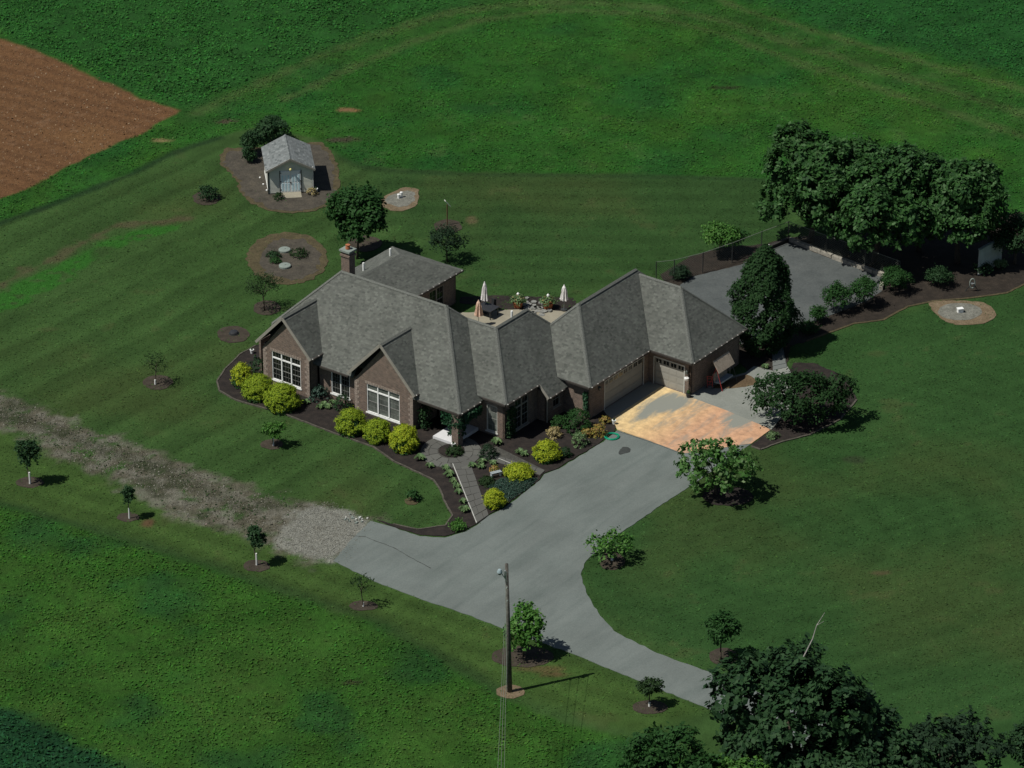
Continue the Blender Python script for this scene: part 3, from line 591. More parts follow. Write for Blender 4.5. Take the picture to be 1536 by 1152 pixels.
def flag_quad(q, nl, nw, **k):
    a, b, c, d = [Vector(p) for p in q]      # a-b start edge, d-c end edge
    xs = [0]+[(i+random.uniform(-.18, .18))/nl for i in range(1, nl)]+[1]
    for i in range(nl):
        off = .5+random.uniform(-.14, .14) if nw == 2 else 0
        ws = [0, off, 1] if nw == 2 else [j/nw for j in range(nw+1)]
        for j in range(nw):
            P = []
            for (s, t) in ((xs[i], ws[j]), (xs[i], ws[j+1]), (xs[i+1], ws[j+1]), (xs[i+1], ws[j])):
                l0 = a.lerp(d, s); r0 = b.lerp(c, s); p = l0.lerp(r0, t); P.append((p.x, p.y))
            flag(P, **k)
flag_quad(stem, 9, 2)
flag_quad([path2[0], path2[5], path2[3], path2[2]], 7, 1, z=.105)
isl = Vector((walk_c.x+.05, walk_c.y+.15))
for ring, (r0, r1, n) in enumerate(((1.0, 1.68, 11), (1.68, 2.3, 15))):
    for i in range(n):
        a0, a1 = 2*math.pi*(i+.3*ring)/n, 2*math.pi*(i+1+.3*ring)/n; f = 1.12
        c = walk_c
        flag([(c.x+r*math.cos(a), c.y+f*r*math.sin(a)) for r, a in ((r0, a0), (r1, a0), (r1, (a0+a1)/2), (r1, a1), (r0, a1))])
struct(sheet('planting_island', [(isl.x+.98*math.cos(a), isl.y+1.05*math.sin(a)) for a in np.linspace(0, 2*math.pi, 14, endpoint=False)], .13, 'mulch', .25, True, .05))
edging([stem[0], stem[3]], walk, .06, .12, 'edgestone', 0); edging([path2[4], ((path2[4][0]+path2[3][0])/2, (path2[4][1]+path2[3][1])/2)], walk, .06, .12, 'edgestone', 0)
gpath = struct(MB().prism(PP([(1157, 519), (1174, 518), (1181, 551), (1159, 557)]), -.05, .07).build('garden_path', 'mortar'))
q = PP([(1157, 519), (1174, 518), (1180.5, 552), (1159, 557)]); MT['greyslab'] = M_island('grey_slab', [(.12, .135, .13), (.16, .175, .165)], .9)
flag_quad(q, 7, 1, parent=gpath, name='paving_slab', z=.09, mat='greyslab', shrink=.03)
# stone steps behind the patio
steps = thing('stone_steps', 'irregular grey stones set in dark soil behind the patio between two planters', 'stone steps', G(800, 462))
for i in range(34):
    x, y = random.uniform(-1.0, 1.3), random.uniform(-1.6, 1.7); r = random.uniform(.17, .34); n = random.randint(5, 7)
    P = [(x+r*random.uniform(.8, 1.1)*math.cos(2*math.pi*k/n), y+r*random.uniform(.8, 1.15)*math.sin(2*math.pi*k/n)) for k in range(n)]
    MB().prism(P, 0, .06+.025*(i % 6)+.02*max(0, y)).build('stone', 'stone', steps)

# ------------------------------------------------------------------ the house
house = thing('brick_house', 'large brown brick house with steep grey shingled hip roofs and two front gables', 'house', (OX, OY, 0), -YAW)
T = 1.054
roof_obj = bpy.data.objects.new('roof', None)
shq = []        # shingle quads
roofmb = MB(); capmb = []
def shingle_plane(poly, out, tab=.22, row=.145, lift=.022, rg=random.Random(5)):
    P = [Vector(p) for p in poly]; n = Vector((0, 0, 0))
    for i in range(len(P)): n += (P[i]-P[0]).cross(P[(i+1) % len(P)]-P[0])
    n.normalize()
    if n.z < 0: n = -n
    eh = Vector((0, 0, 1)).cross(n).normalized(); es = n.cross(eh); o = P[0]
    Q = [((p-o).dot(eh), (p-o).dot(es)) for p in P]
    b0, b1 = min(q[1] for q in Q), max(q[1] for q in Q); b = b0
    while b < b1-.02:
        bt = min(b+row, b1)
        def iv(bb):
            xs = []
            for i in range(len(Q)):
                (x0, y0), (x1, y1) = Q[i-1], Q[i]
                if (y0 > bb) != (y1 > bb): xs.append(x0+(bb-y0)/(y1-y0)*(x1-x0))
            xs.sort(); return list(zip(xs[::2], xs[1::2]))
        for (x0, x1) in iv(b+row*.45 if b+row*.45 < b1 else (b+b1)/2):
            x = x0-rg.uniform(0, tab)
            while x < x1:
                w = tab*rg.uniform(.55, 1.45); a0, a1 = max(x, x0), min(x+w, x1); x += w
                if a1-a0 < .03: continue
                lf = lift*rg.uniform(.6, 1.5)
                A = o+eh*a0+es*b; B = o+eh*a1+es*b; C = o+eh*a1+es*(bt+.01); D = o+eh*a0+es*(bt+.01)
                out.append(((A+n*lf)[:], (B+n*lf)[:], (C+n*.006)[:], (D+n*.006)[:]))
        b += row
def roof_plane(poly, mb=roofmb, out=shq, th=.10, tab=.22, row=.145):
    P = [Vector(p) for p in poly]; n = len(P)
    ar = sum(P[i].x*P[(i+1) % n].y-P[(i+1) % n].x*P[i].y for i in range(n))
    if ar < 0: P = P[::-1]
    mb.add(P+[p-Vector((0, 0, th)) for p in P], [tuple(range(n)), tuple(range(2*n-1, n-1, -1))]+[(i+n, (i+1) % n+n, (i+1) % n, i) for i in range(n)])
    shingle_plane(P, out, tab, row)
def cap_line(a, b, store=capmb, w=.16, step=.24):
    a, b = Vector(a), Vector(b); L = (b-a).length; d = (b-a)/L; s = d.cross(Vector((0, 0, 1))).normalized(); k = max(1, int(L/step)); mb = MB()
    for i in range(k):
        p = a+d*(L*i/k)+Vector((0, 0, .055)); q = a+d*(L*(i+1.15)/k)+Vector((0, 0, .035))
        e = Vector((0, 0, .11 if abs(d.z) < .05 else .07))
        mb.add([p-s*w-e, p, p+s*w-e, q-s*w-e, q, q+s*w-e], [(0, 1, 4, 3), (1, 2, 5, 4), (0, 2, 1)])
    store.append(mb)
HM = 2.876
hr = HM+T*5.175
M1, M2 = (-15.125, 5.025, hr), (-5.025, 5.025, hr)
c1, c2, c3, c4 = (-20.3, -.15, HM), (.15, -.15, HM), (.15, 10.2, HM), (-20.3, 10.2, HM)
LE = -19.0; lc = (LE, 1.15, HM+T*1.3); ld = (LE, 8.9, HM+T*1.3)
roof_plane([(-18.3, -.15, HM), (-10.0, -.15, HM), (-10.0, .5, HM+T*.65), (-4.3, .5, HM+T*.65), (-4.3, -.15, HM), c2, M2, M1, lc]); roof_plane([c2, c3, M2]); roof_plane([c3, (LE, 10.2, HM), ld, M1, M2]); roof_plane([ld, lc, M1])
cap_line(M1, M2); cap_line(lc, M1); cap_line(c2, M2); cap_line(c3, M2)
def gable_roof(uc, w, vf, he, vb):
    ha = he+T*w
    roof_plane([(uc-w, vf, he), (uc, vf, ha), (uc, vb(ha), ha), (uc-w, vb(he), he)]); roof_plane([(uc, vf, ha), (uc+w, vf, he), (uc+w, vb(he), he), (uc, vb(ha), ha)])
    cap_line((uc, vf, ha), (uc, vb(ha), ha)); return ha
def mv(h): return -.15+(h-HM)/T+.02
G1 = dict(uc=-16.174, w=2.67, vf=-.94, he=3.58); G2 = dict(uc=-7.128, w=3.179, vf=-.384, he=3.24)
ha1 = gable_roof(**G1, vb=mv); ha2 = gable_roof(**G2, vb=mv)
# S2: middle wing
h2, d2, u2, v2 = 3.255, 3.687, 2.447, 2.507; r2 = h2+T*d2; ur, vr, ve = u2-d2, v2+d2, 10.126
roof_plane([(-4.6, v2, h2), (u2, v2, h2), (ur, vr, r2), (-4.6, vr, r2)])
roof_plane([(u2, v2, h2), (u2, 6.695, h2), (3.33, 6.695, h2-T*.883), (3.33, 13.813+.883, h2-T*.883), (ur, ve, r2), (ur, vr, r2)])
roof_plane([(ur, vr, r2), (ur, ve, r2), (ur-d2, ve+d2, h2), (ur-d2, vr+d2, h2)]); roof_plane([(-4.6, vr, r2), (ur, vr, r2), (-4.6, vr+3.36, r2-T*3.36)])
roof_plane([(u2, ve+d2, h2), (ur-d2, ve+d2, h2), (ur, ve, r2)])
cap_line((u2, v2, h2), (ur, vr, r2)); cap_line((ur, vr, r2), (ur, ve, r2)); cap_line((ur, ve, r2), (u2, ve+d2, h2)); cap_line((-3.9, vr, r2), (ur, vr, r2))
# S3 / S4: garage wings
h3, d3, u3, v3, v4, u4, d4 = 3.07, 4.05, 5.668, 8.786, 16.681, 9.594, 3.75
r3, r4 = h3+T*d3, h3+T*d4; a3 = u3-d3; b4 = v4+d4
roof_plane([(a3-d3, v3, h3), (u3, v3, h3), (a3, v3+d3, r3)])
roof_plane([(u3, v3, h3), (u3, b4+d3, h3), (a3, b4, r3), (a3, v3+d3, r3)])
roof_plane([(a3-d3, v3, h3), (a3, v3+d3, r3), (a3, b4, r3), (a3-d3, b4+d3, h3)]); roof_plane([(a3-d3, b4+d3, h3), (a3, b4, r3), (u3, b4+d3, h3)])
roof_plane([(2.0, v4, h3), (u4, v4, h3), (u4-d4, b4, r4), (2.0, b4, r4)]); roof_plane([(u4, v4, h3), (u4, b4+d4, h3), (u4-d4, b4, r4)]); roof_plane([(2.0, b4, r4), (u4-d4, b4, r4), (u4, b4+d4, h3), (2.0, b4+d4, h3)])
cap_line((u3, v3, h3), (a3, v3+d3, r3)); cap_line((a3-d3, v3, h3), (a3, v3+d3, r3)); cap_line((a3, v3+d3, r3), (a3, b4, r3)); cap_line((u4, v4, h3), (u4-d4, b4, r4)); cap_line((2.0, b4, r4), (u4-d4, b4, r4)); cap_line((u4-d4, b4, r4), (u4, b4+d4, h3))
# W: low rear wing
h5, d5, u5, v5, tw = 2.9, 3.559, -14.605, 19.652, .475; r5 = h5+tw*d5; wc = u5-d5
roof_plane([(u5, 8.6, h5), (u5, v5, h5), (wc, v5-d5, r5), (wc, 8.4, r5)]); roof_plane([(u5-2*d5, 9.4, h5), (wc, 8.4, r5), (wc, v5-d5, r5), (u5-2*d5, v5, h5)]); roof_plane([(u5, v5, h5), (u5-2*d5, v5, h5), (wc, v5-d5, r5)])
cap_line((wc, 8.6, r5), (wc, v5-d5, r5)); cap_line((u5, v5, h5), (wc, v5-d5, r5)); cap_line((u5-2*d5, v5, h5), (wc, v5-d5, r5))
roof = roofmb.build('roof', 'deck', house)
# keep only shingles that lie on the outside (not buried under another wing)
sm = quads_mesh('shingles', np.array(shq)); link('shingles', sm, 'shingle', roof, 'stuff')
for mb in capmb: mb.build('ridge_cap', 'cap', roof)
def rakes(uc, w, vf, he, ha):
    for s in (-1, 1):
        a = Vector((uc+s*(w+.02), vf-.02, he-.06)); b = Vector((uc, vf-.02, ha-.06))
        MB().bar(a, b, .07, .22, up=(0, 0, 1)).build('rake_board', 'fascia', house)
rakes(-16.174, 2.67, -.94, 3.58, ha1); rakes(-7.128, 3.179, -.384, 3.24, ha2)
# gutters with bright hangers on the shaded eaves, plain fascia gutters on the front
def gutter(a, b, hang):
    a, b = Vector(a), Vector(b); g = MB().bar(a, b, .13, .13).build('gutter', 'gutter', house)
    if hang:
        L = (b-a).length; k = int(L/.74); d = (b-a)/L
        me = None
        for i in range(k+1):
            p = a+d*(.12+i*.74)
            if (p-a).length > L-.05: break
            if me is None: o = MB().box(-.04, .04, -.03, .03, -.02, .03).build('gutter_hanger', 'offwhite', g); me = o
            else: o = me.copy(); COL.objects.link(o)
            o.parent = g; o.location = p+Vector((.045, 0, .075))
for a, b, hg in (((-13.43, -.9, 3.53), (-13.43, .52, 3.53), 1), ((-13.2, -.22, HM-.05), (-10.4, -.22, HM-.05), 0), ((-3.88, -.35, 3.19), (-3.88, .1, 3.19), 1), ((-3.75, -.22, HM-.05), (.2, -.22, HM-.05), 0), ((.22, -.1, HM-.05), (.22, 2.4, HM-.05), 1),
                 ((.3, v2-.07, h2-.05), (u2, v2-.07, h2-.05), 0), ((u2+.07, v2, h2-.05), (u2+.07, 6.67, h2-.05), 1), ((3.40, 6.72, h2-T*.883-.05), (3.40, 8.7, h2-T*.883-.05), 1),
                 ((3.6, v3-.07, h3-.05), (u3, v3-.07, h3-.05), 0), ((u3+.07, v3, h3-.05), (u3+.07, v4-.1, h3-.05), 1), ((u3+.2, v4-.07, h3-.05), (u4, v4-.07, h3-.05), 0), ((u4+.07, v4, h3-.05), (u4+.07, b4+d4, h3-.05), 1), ((u5+.07, 10.4, h5-.05), (u5+.07, v5, h5-.05), 1)):
    gutter(a, b, hg)
MB().bar((u2+.02, 6.66, h2-.03), (3.36, 6.66, h2-T*.883-.03), .06, .2).build('rake_board', 'fascia', house)
# ---- walls (openings cut), in the house's own frame
def wall(origin, ang, L, H, openings=(), th=.2, mat='brick', name='wall', gable=None):
    """origin (u,v): start of the wall's outer face; ang: direction in plan; outside is on the right of it"""
    c, s = math.cos(ang), math.sin(ang); mb = MB()
    xs = sorted({0, L}|{o[0] for o in openings}|{o[1] for o in openings})
    def put(x0, x1, z0, z1):
        if x1-x0 < 1e-4 or z1-z0 < 1e-4: return
        pts = [(x, y, z) for z in (z0, z1) for y in (0, th) for x in (x0, x1)]
        mb.add([(origin[0]+c*x-s*y, origin[1]+s*x+c*y, z) for x, y, z in pts], [(0, 2, 3, 1), (4, 5, 7, 6), (0, 1, 5, 4), (2, 6, 7, 3), (0, 4, 6, 2), (1, 3, 7, 5)])
    for x0, x1 in zip(xs[:-1], xs[1:]):
        op = sorted([o for o in openings if o[0] <= x0+1e-6 and o[1] >= x1-1e-6], key=lambda o: o[2]); z = 0
        for o in op: put(x0, x1, z, o[2]); z = o[3]
        put(x0, x1, z, H)
    if gable:
        P = [(0, H), (L, H), (L/2, gable)]
        v = [(origin[0]+c*x-s*y, origin[1]+s*x+c*y, z) for y in (0, th) for x, z in P]
        mb.add(v, [(0, 1, 2), (5, 4, 3), (0, 3, 4, 1), (1, 4, 5, 2), (2, 5, 3, 0)])
    return mb.build(name, mat, house)
def frame_tf(origin, ang):
    c, s = math.cos(ang), math.sin(ang)
    return lambda x, y, z: Vector((origin[0]+c*x-s*y, origin[1]+s*x+c*y, z))
def wbox(mb, tf, x0, x1, y0, y1, z0, z1):
    mb.add([tf(x, y, z) for z in (z0, z1) for y in (y0, y1) for x in (x0, x1)], [(0, 2, 3, 1), (4, 5, 7, 6), (0, 1, 5, 4), (2, 6, 7, 3), (0, 4, 6, 2), (1, 3, 7, 5)]); return mb
def window(origin, ang, x0, x1, z0, z1, cols, transom=.0, glass='glass', mun=3, arch=True, trim='white'):
    tf = frame_tf(origin, ang); fr = MB(); f = .06
    for a, b in ((x0, x0+f), (x1-f, x1)): wbox(fr, tf, a, b, .03, .14, z0, z1)
    wbox(fr, tf, x0+f, x1-f, .03, .14, z1-f, z1); wbox(fr, tf, x0+f, x1-f, .03, .14, z0, z0+f)
    w = (x1-x0)/cols; zt = z1-transom if transom else z1-f
    for i in range(1, cols): wbox(fr, tf, x0+i*w-.05, x0+i*w+.05, .02, .14, z0+f, z1-f)
    if transom: wbox(fr, tf, x0+f, x1-f, .025, .14, zt-.05, zt+.05)
    win = fr.build('window', trim, house)
    mm = MB(); zm = (z0+zt)/2
    for i in range(cols):
        a, b = x0+i*w+.07, x0+(i+1)*w-.07
        for (za, zb) in ([(z0+f, zm-.02), (zm+.02, zt-.05)]+([(zt+.05, z1-f)] if transom else [])):
            wbox(MB(), tf, a, b, .10, .12, za, zb).build('pane', glass, win)
            for k in range(1, mun): xx = a+(b-a)*k/mun; wbox(mm, tf, xx-.008, xx+.008, .085, .105, za, zb)
            if zb-za > .6: wbox(mm, tf, a, b, .086, .104, (za+zb)/2-.008, (za+zb)/2+.008)
        wbox(mm, tf, a, b, .075, .13, zm-.03, zm+.03)
    mm.build('muntins', 'muntin', win)
    wbox(MB(), tf, x0-.08, x1+.08, -.06, .14, z0-.1, z0).build('sill', trim if trim != 'gutter' else 'offwhite', win)
    if arch:
        for k in range(int((x1-x0+.3)/.24)):
            xx = x0-.15+k*.24; wbox(MB(), tf, xx+.01, xx+.225, -.02, .05, z1+.005, z1+.22).build('brick', 'quoin', win)
    return win
def quoins(origin, ang, H, z0=.05, side=1):
    tf = frame_tf(origin, ang); z = z0; k = 0
    while z < H-.2:
        w = .42 if k % 2 else .26
        wbox(MB(), tf, *((-.018, w) if side > 0 else (-w, .018)), -.018, .06, z, z+.2).build('quoin', 'quoin', house); z += .225; k += 1
EAST, NORTH = 0, math.pi/2
# front gable walls
w1 = (-18.44, -.62); wall(w1, EAST, 4.54, 3.1, [(.85, 3.69, .60, 3.02)], gable=ha1-.5); 
MB().add([(-18.44, -.62, 3.1), (-18.84+.1, -.62, 3.3), (-18.44, -.62, 3.5)], [(0, 1, 2)])
window(w1, EAST, .85, 3.69, .60, 3.02, 3, .55)
quoins(w1, EAST, 3.3); quoins((-13.90, -.62), EAST, 3.5, side=-1)
wall((-13.90, -.62), NORTH, 1.0, 3.5); wall((-18.44, 9.4), -NORTH, 9.9, 3.4)
w2 = (-9.91, -.06); wall(w2, EAST, 5.56, 2.75, [(1.15, 4.30, .30, 2.68)], gable=ha2-.42)
window(w2, EAST, 1.15, 4.30, .30, 2.68, 3, .5, 'curtain')
quoins(w2, EAST, 2.9); quoins((-4.35, -.06), EAST, 3.0, side=-1)
wall((-4.35, -.06), NORTH, 2.97, 3.1); wall((-9.71, 1.6), -NORTH, 1.46, 2.8)
# middle front wall between the gables
wm = (-13.7, .35); wall(wm, EAST, 3.8, 2.75, [(1.15, 2.95, .55, 2.55)]); window(wm, EAST, 1.15, 2.95, .55, 2.55, 2, 0)
# entry wall and middle wing front
we = (-4.15, 2.9); wall(we, EAST, 6.2, 3.1, [(1.6, 2.65, .32, 2.5), (4.5, 5.5, .35, 2.55)]); window(we, EAST, 4.5, 5.5, .35, 2.55, 1, .0, 'curtain', 2, trim='offwhite')
tf = frame_tf(we, EAST); dr = wbox(MB(), tf, 1.63, 2.62, .06, .12, .33, 2.48).build('front_door', 'wood', house)
for z0, z1 in ((.5, 1.2), (1.35, 2.3)):
    for x0 in (1.75, 2.18): wbox(MB(), tf, x0, x0+.32, .04, .07, z0, z1).build('door_panel', 'wood', dr)
MB().lathe([(.03, 0), (.045, .02), (.04, .05)], (-4.15+2.5, 2.9+.02, 1.35), 8).build('handle', 'metal', dr)
wall((2.05, 2.9), NORTH, 4.1, 3.15, [(1.3, 3.0, .25, 2.7)]); window((2.05, 2.9), NORTH, 1.3, 3.0, .25, 2.7, 2, .6, 'glass', 2, arch=False, trim='fascia')
wall((2.05, 7.0), EAST, .9, 2.6); wall((2.95, 7.0), NORTH, 2.2, 2.4, [(.8, 1.7, .9, 2.2)]); window((2.95, 7.0), NORTH, .8, 1.7, .9, 2.2, 1, 0, 'glass', 2, arch=False, trim='fascia')
MB().box(2.98, 3.06, 6.93, 7.01, .05, 2.3).build('downspout', 'fascia', house)
# garage walls and doors
wall((2.0, 9.19), EAST, 3.27, 3.0); wall((5.27, 9.19), NORTH, 7.9, 3.0, [(2.1, 7.2, .06, 2.45)]); wall((5.27, 17.09), EAST, 3.93, 3.0, [(.55, 3.3, .06, 2.35)])
wall((9.2, 17.09), NORTH, 6.7, 3.0)
wall((9.2, 23.79), math.pi, 12.0, 3.0); wall((-2.0, 24.0), -NORTH, 15.0, 3.0); wall((-4.5, 13.4), -NORTH, 4.0, 3.0); wall((2.4, 13.4), math.pi, 6.9, 3.0)
def garage_door(origin, ang, x0, x1, z0, z1, nwin, cut):
    tf = frame_tf(origin, ang); tr = MB(); f = .075
    wbox(tr, tf, x0-f, x0, -.02, .12, 0.05, z1+f); wbox(tr, tf, x1, x1+f, -.02, .12, 0.05, z1+f); wbox(tr, tf, x0, x1, -.02, .12, z1, z1+f)
    g = tr.build('garage_door', 'offwhite', house); nr = 4; hh = (z1-z0)/nr
    for r in range(nr):
        pn = wbox(MB(), tf, x0+.01, x1-.01, .10, .15, z0+r*hh+.012, z0+(r+1)*hh-.012).build('door_section', 'door', g)
        w = (x1-x0)/nwin
        for i in range(nwin):
            a = x0+i*w+.08; b = a+w-.16
            if r == nr-1:
                for k in range(2): m = (a+b)/2; aa, bb = ((a+.02, m-.03), (m+.03, b-.02))[k]; wbox(MB(), tf, aa, bb, .088, .105, z0+r*hh+.14, z0+(r+1)*hh-.12).build('pane', 'glass', pn)
            else: wbox(MB(), tf, a, b, .088, .101, z0+r*hh+.1, z0+(r+1)*hh-.1).build('raised_panel', 'door', pn)
    return g
garage_door((5.27, 9.19), NORTH, 2.1, 7.2, .06, 2.45, 8, 0); garage_door((5.27, 17.09), EAST, .55, 3.3, .06, 2.35, 4, 0)
# lamps on the garage corners
for (u, v, h) in ((8.93, 17.02, 2.0), (5.34, 10.6, 2.2)):
    lm = MB().box(u-.05, u+.05, v-.03, v+.05, h-.12, h+.12).build('wall_lamp', 'gutter', house); MB().lathe([(.07, -.14), (.11, -.1), (.12, .1), (.09, .15), (.03, .2)], (u, v-.12, h), 8).build('lamp_shade', 'curtain', lm)
# rear wing walls
wall((-15.0, 9.8), NORTH, 9.45, 2.85, [(6.0, 7.9, .15, 2.25)]); window((-15.0, 9.8), NORTH, 6.0, 7.9, .15, 2.25, 2, 0, 'glass', 2, arch=False, trim='fascia')
wall((-15.0, 19.25), math.pi, 6.3, 2.85); wall((-21.3, 19.25), -NORTH, 9.5, 2.85); wall((-19.9, 9.8), -NORTH, 9.2, 2.8); wall((-15.2, 9.8), EAST, 15.0, 2.8, [(3, 5.4, .1, 2.2)])
# soffits close the eaves so nothing shows the hollow roof from the side
# porch
MB().box(-2.35, -.4, -.22, 2.86, .0, .30).build('porch', 'whiteconcrete', house)
MB().box(-.55, .05, -.245, .35, .0, HM-.02).build('porch_pier', 'brick', house)
# chimney, vents
ch = MB().box(-16.55, -15.75, 6.75, 7.45, 4.5, 8.95).build('chimney', 'brick', house)
MB().box(-16.62, -15.68, 6.68, 7.52, 8.55, 8.72).build('corbel', 'brick', ch); MB().box(-16.66, -15.64, 6.64, 7.56, 8.95, 9.1).build('chimney_cap', 'lid', ch)
MB().lathe([(.17, 0), (.2, .05), (.16, .3), (.19, .36)], (-16.15, 7.1, 9.1), 10).build('flue', 'terracotta', ch)
for u, v, h in ((-19.4, 13.0, 3.95), (-19.3, 16.3, 3.95), (-1.75, 8.9, 6.55), (-12.2, 7.6, 5.2)):
    MB().lathe([(.085, 0), (.085, .75)], (u, v, h), 8).build('vent_pipe', 'white', roof)

# ------------------------------------------------------------------ shed
sa, sb2 = G(405, 293.5), G(472, 287.5); shr = R(7.5); SW, SD, SH = 3.75, 4.7, 2.35
shed = thing('garden_shed', 'small grey garden shed with pale blue double doors and a ramp in a mulch bed', 'shed', ((sa+sb2)/2)-Vector((.12, 0, 0)), shr)
sw = SW/2; rs = .50; sap = SH+rs*sw
def lap(x0, x1, z0, z1, top=None):
    mb = MB(); z = z0
    while z < z1-.02:
        mb.add([(x0, -.015, z), (x1, -.015, z), (x1, 0, min(z+.115, z1)), (x0, 0, min(z+.115, z1)), (x0, .0, z), (x1, .0, z)], [(0, 1, 2, 3), (4, 5, 1, 0)]); z += .115
    return mb
wf = MB(); wf.box(-sw, sw, 0, SD, .12, SH)
wf.add([(-sw, 0, SH), (sw, 0, SH), (0, 0, sap), (-sw, SD, SH), (sw, SD, SH), (0, SD, sap)], [(0, 1, 2), (5, 4, 3), (0, 2, 5, 3), (1, 4, 5, 2)])
sh_wall = wf.build('wall', 'siding', shed)
mbs = MB()
for x0, x1 in ((-sw+.1, -.93), (.93, sw-.1)):
    q = lap(x0, x1, .15, SH-.02); mbs.add(q.v, q.f)
mbs.build('siding', 'siding', sh_wall, 'stuff')
q = lap(-SD+.1, -.1, .15, SH-.02); MB().add([(-sw+y, -x, z) for x, y, z in q.v], [f[::-1] for f in q.f]).build('siding', 'sidinglight', sh_wall, 'stuff')
for x in (-sw, sw): MB().box(x-.07, x+.07, -.03, .09, .1, SH+.02).build('corner_board', 'shutter' if x < 0 else 'offwhite', shed)
MB().box(-sw-.025, -sw+.06, .092, .2, .1, SH).build('corner_board', 'white', shed); MB().box(-sw-.03, -sw, .2, SD, .02, .16).build('skirt_board', 'white', shed)
MB().box(-sw+.1, sw-.1, .1, SD-.1, 0, .12).build('base', 'timber', shed)
srm = MB(); ssq = []; e = .22
for s in (-1, 1):
    roof_plane([(s*(sw+e), -e, SH-rs*e), (0, -e, sap+.02), (0, SD+e, sap+.02), (s*(sw+e), SD+e, SH-rs*e)], srm, ssq, .09, .34, .2)
sroof = srm.build('roof', 'deck', shed); link('shingles', quads_mesh('shingles', np.array(ssq)), 'shed_shingle', sroof, 'stuff')
cs = []; cap_line((0, -e, sap+.02), (0, SD+e, sap+.02), cs, .14, .3); cs[0].build('ridge_cap', 'shed_shingle', sroof)
for s in (-1, 1): MB().bar((s*(sw+e), -e-.02, SH-rs*e-.06), (0, -e-.02, sap-.04), .05, .17).build('rake_board', 'fascia', shed)
for s in (-1, 1):
    dd = MB().box(min(.01*s, .86*s), max(.01*s, .86*s), -.05, -.002, .18, 2.12).build('door', 'shedwhite', shed)
    for i in range(3):
        for z0, z1 in ((.3, 1.0), (1.12, 1.75)):
            a = s*(.1+i*.255); b = a+s*.15; MB().box(min(a, b), max(a, b), -.062, -.05, z0, z1).build('door_panel', 'bluewhite', dd)
    MB().box(s*.90-.035, s*.90+.035, -.055, -.002, .15, 2.16).build('door_trim', 'shutter', shed)
    for z in (.4, 1.15, 1.95): MB().box(min(s*.78, s*.9), max(s*.78, s*.9), -.07, -.05, z, z+.07).build('hinge', 'gutter', dd)
MB().box(-.05, .05, -.09, -.05, 1.0, 1.12).build('handle', 'gutter', shed)
lampo = MB().bar((0, -.0, 2.38), (0, -.2, 2.42), .05, .05).build('lamp', 'gutter', shed); MB().lathe([(.02, -.13), (.09, -.08), (.11, 0), (.08, .08), (.02, .12)], (0, -.26, 2.36), 10).build('bulb', 'yellow', lampo)
MB().add([(-.85, -1.15, .02), (.85, -1.15, .02), (.85, -.06, .17), (-.85, -.06, .17), (-.85, -1.15, 0), (.85, -1.15, 0), (.85, -.06, 0), (-.85, -.06, 0)], [(0, 1, 2, 3), (4, 5, 1, 0), (5, 6, 2, 1), (7, 4, 0, 3)]).build('ramp', 'patio', shed)

# ------------------------------------------------------------------ foliage
def LM(name, cols, trans=.22, rough=.55, spec=.3): MT[name] = M_island(name, cols, rough, trans, spec)
LM('leaf_big', [(.016, .052, .016), (.028, .084, .020), (.042, .112, .028), (.021, .064, .018), (.085, .165, .065)], .22, .6, .14)
LM('leaf_dark', [(.012, .038, .015), (.021, .056, .020), (.030, .072, .026)], .18, .65, .15)
LM('leaf_mid', [(.016, .056, .014), (.027, .080, .019), (.020, .066, .017)], .22, .65, .15)
LM('leaf_bright', [(.034, .115, .018), (.070, .180, .030), (.046, .145, .023), (.11, .22, .05)], .28, .6, .2)
LM('leaf_pale', [(.034, .110, .020), (.070, .170, .036), (.048, .14, .027), (.14, .22, .085)], .28)
LM('leaf_olive', [(.016, .040, .013), (.028, .056, .019), (.021, .048, .016)], .2, .7, .12)
LM('leaf_cone', [(.012, .036, .012), (.022, .058, .017), (.017, .047, .015)], .2, .7, .12)
LM('leaf_grey', [(.017, .040, .019), (.026, .052, .027), (.013, .032, .016)], .2, .75, .08)
LM('leaf_yellow', [(.22, .30, .018), (.38, .43, .026), (.30, .37, .022), (.13, .22, .018)], .22, .7, .15)
LM('leaf_yellowgreen', [(.16, .25, .018), (.27, .35, .024), (.21, .30, .02), (.09, .17, .018)], .22, .7, .15)
LM('leaf_hosta', [(.09, .16, .06), (.14, .22, .09), (.06, .13, .05)], .2)
LM('leaf_blue', [(.026, .060, .042), (.034, .075, .052), (.020, .05, .036)], .1)
LM('flower_gold', [(.28, .16, .04), (.32, .26, .05), (.08, .13, .03), (.35, .17, .06)], .15)
LM('leaf_straw', [(.30, .24, .10), (.36, .30, .14), (.2, .17, .06)], .15)
LM('leaf_vine', [(.010, .050, .020), (.016, .070, .026), (.008, .038, .017)], .2)
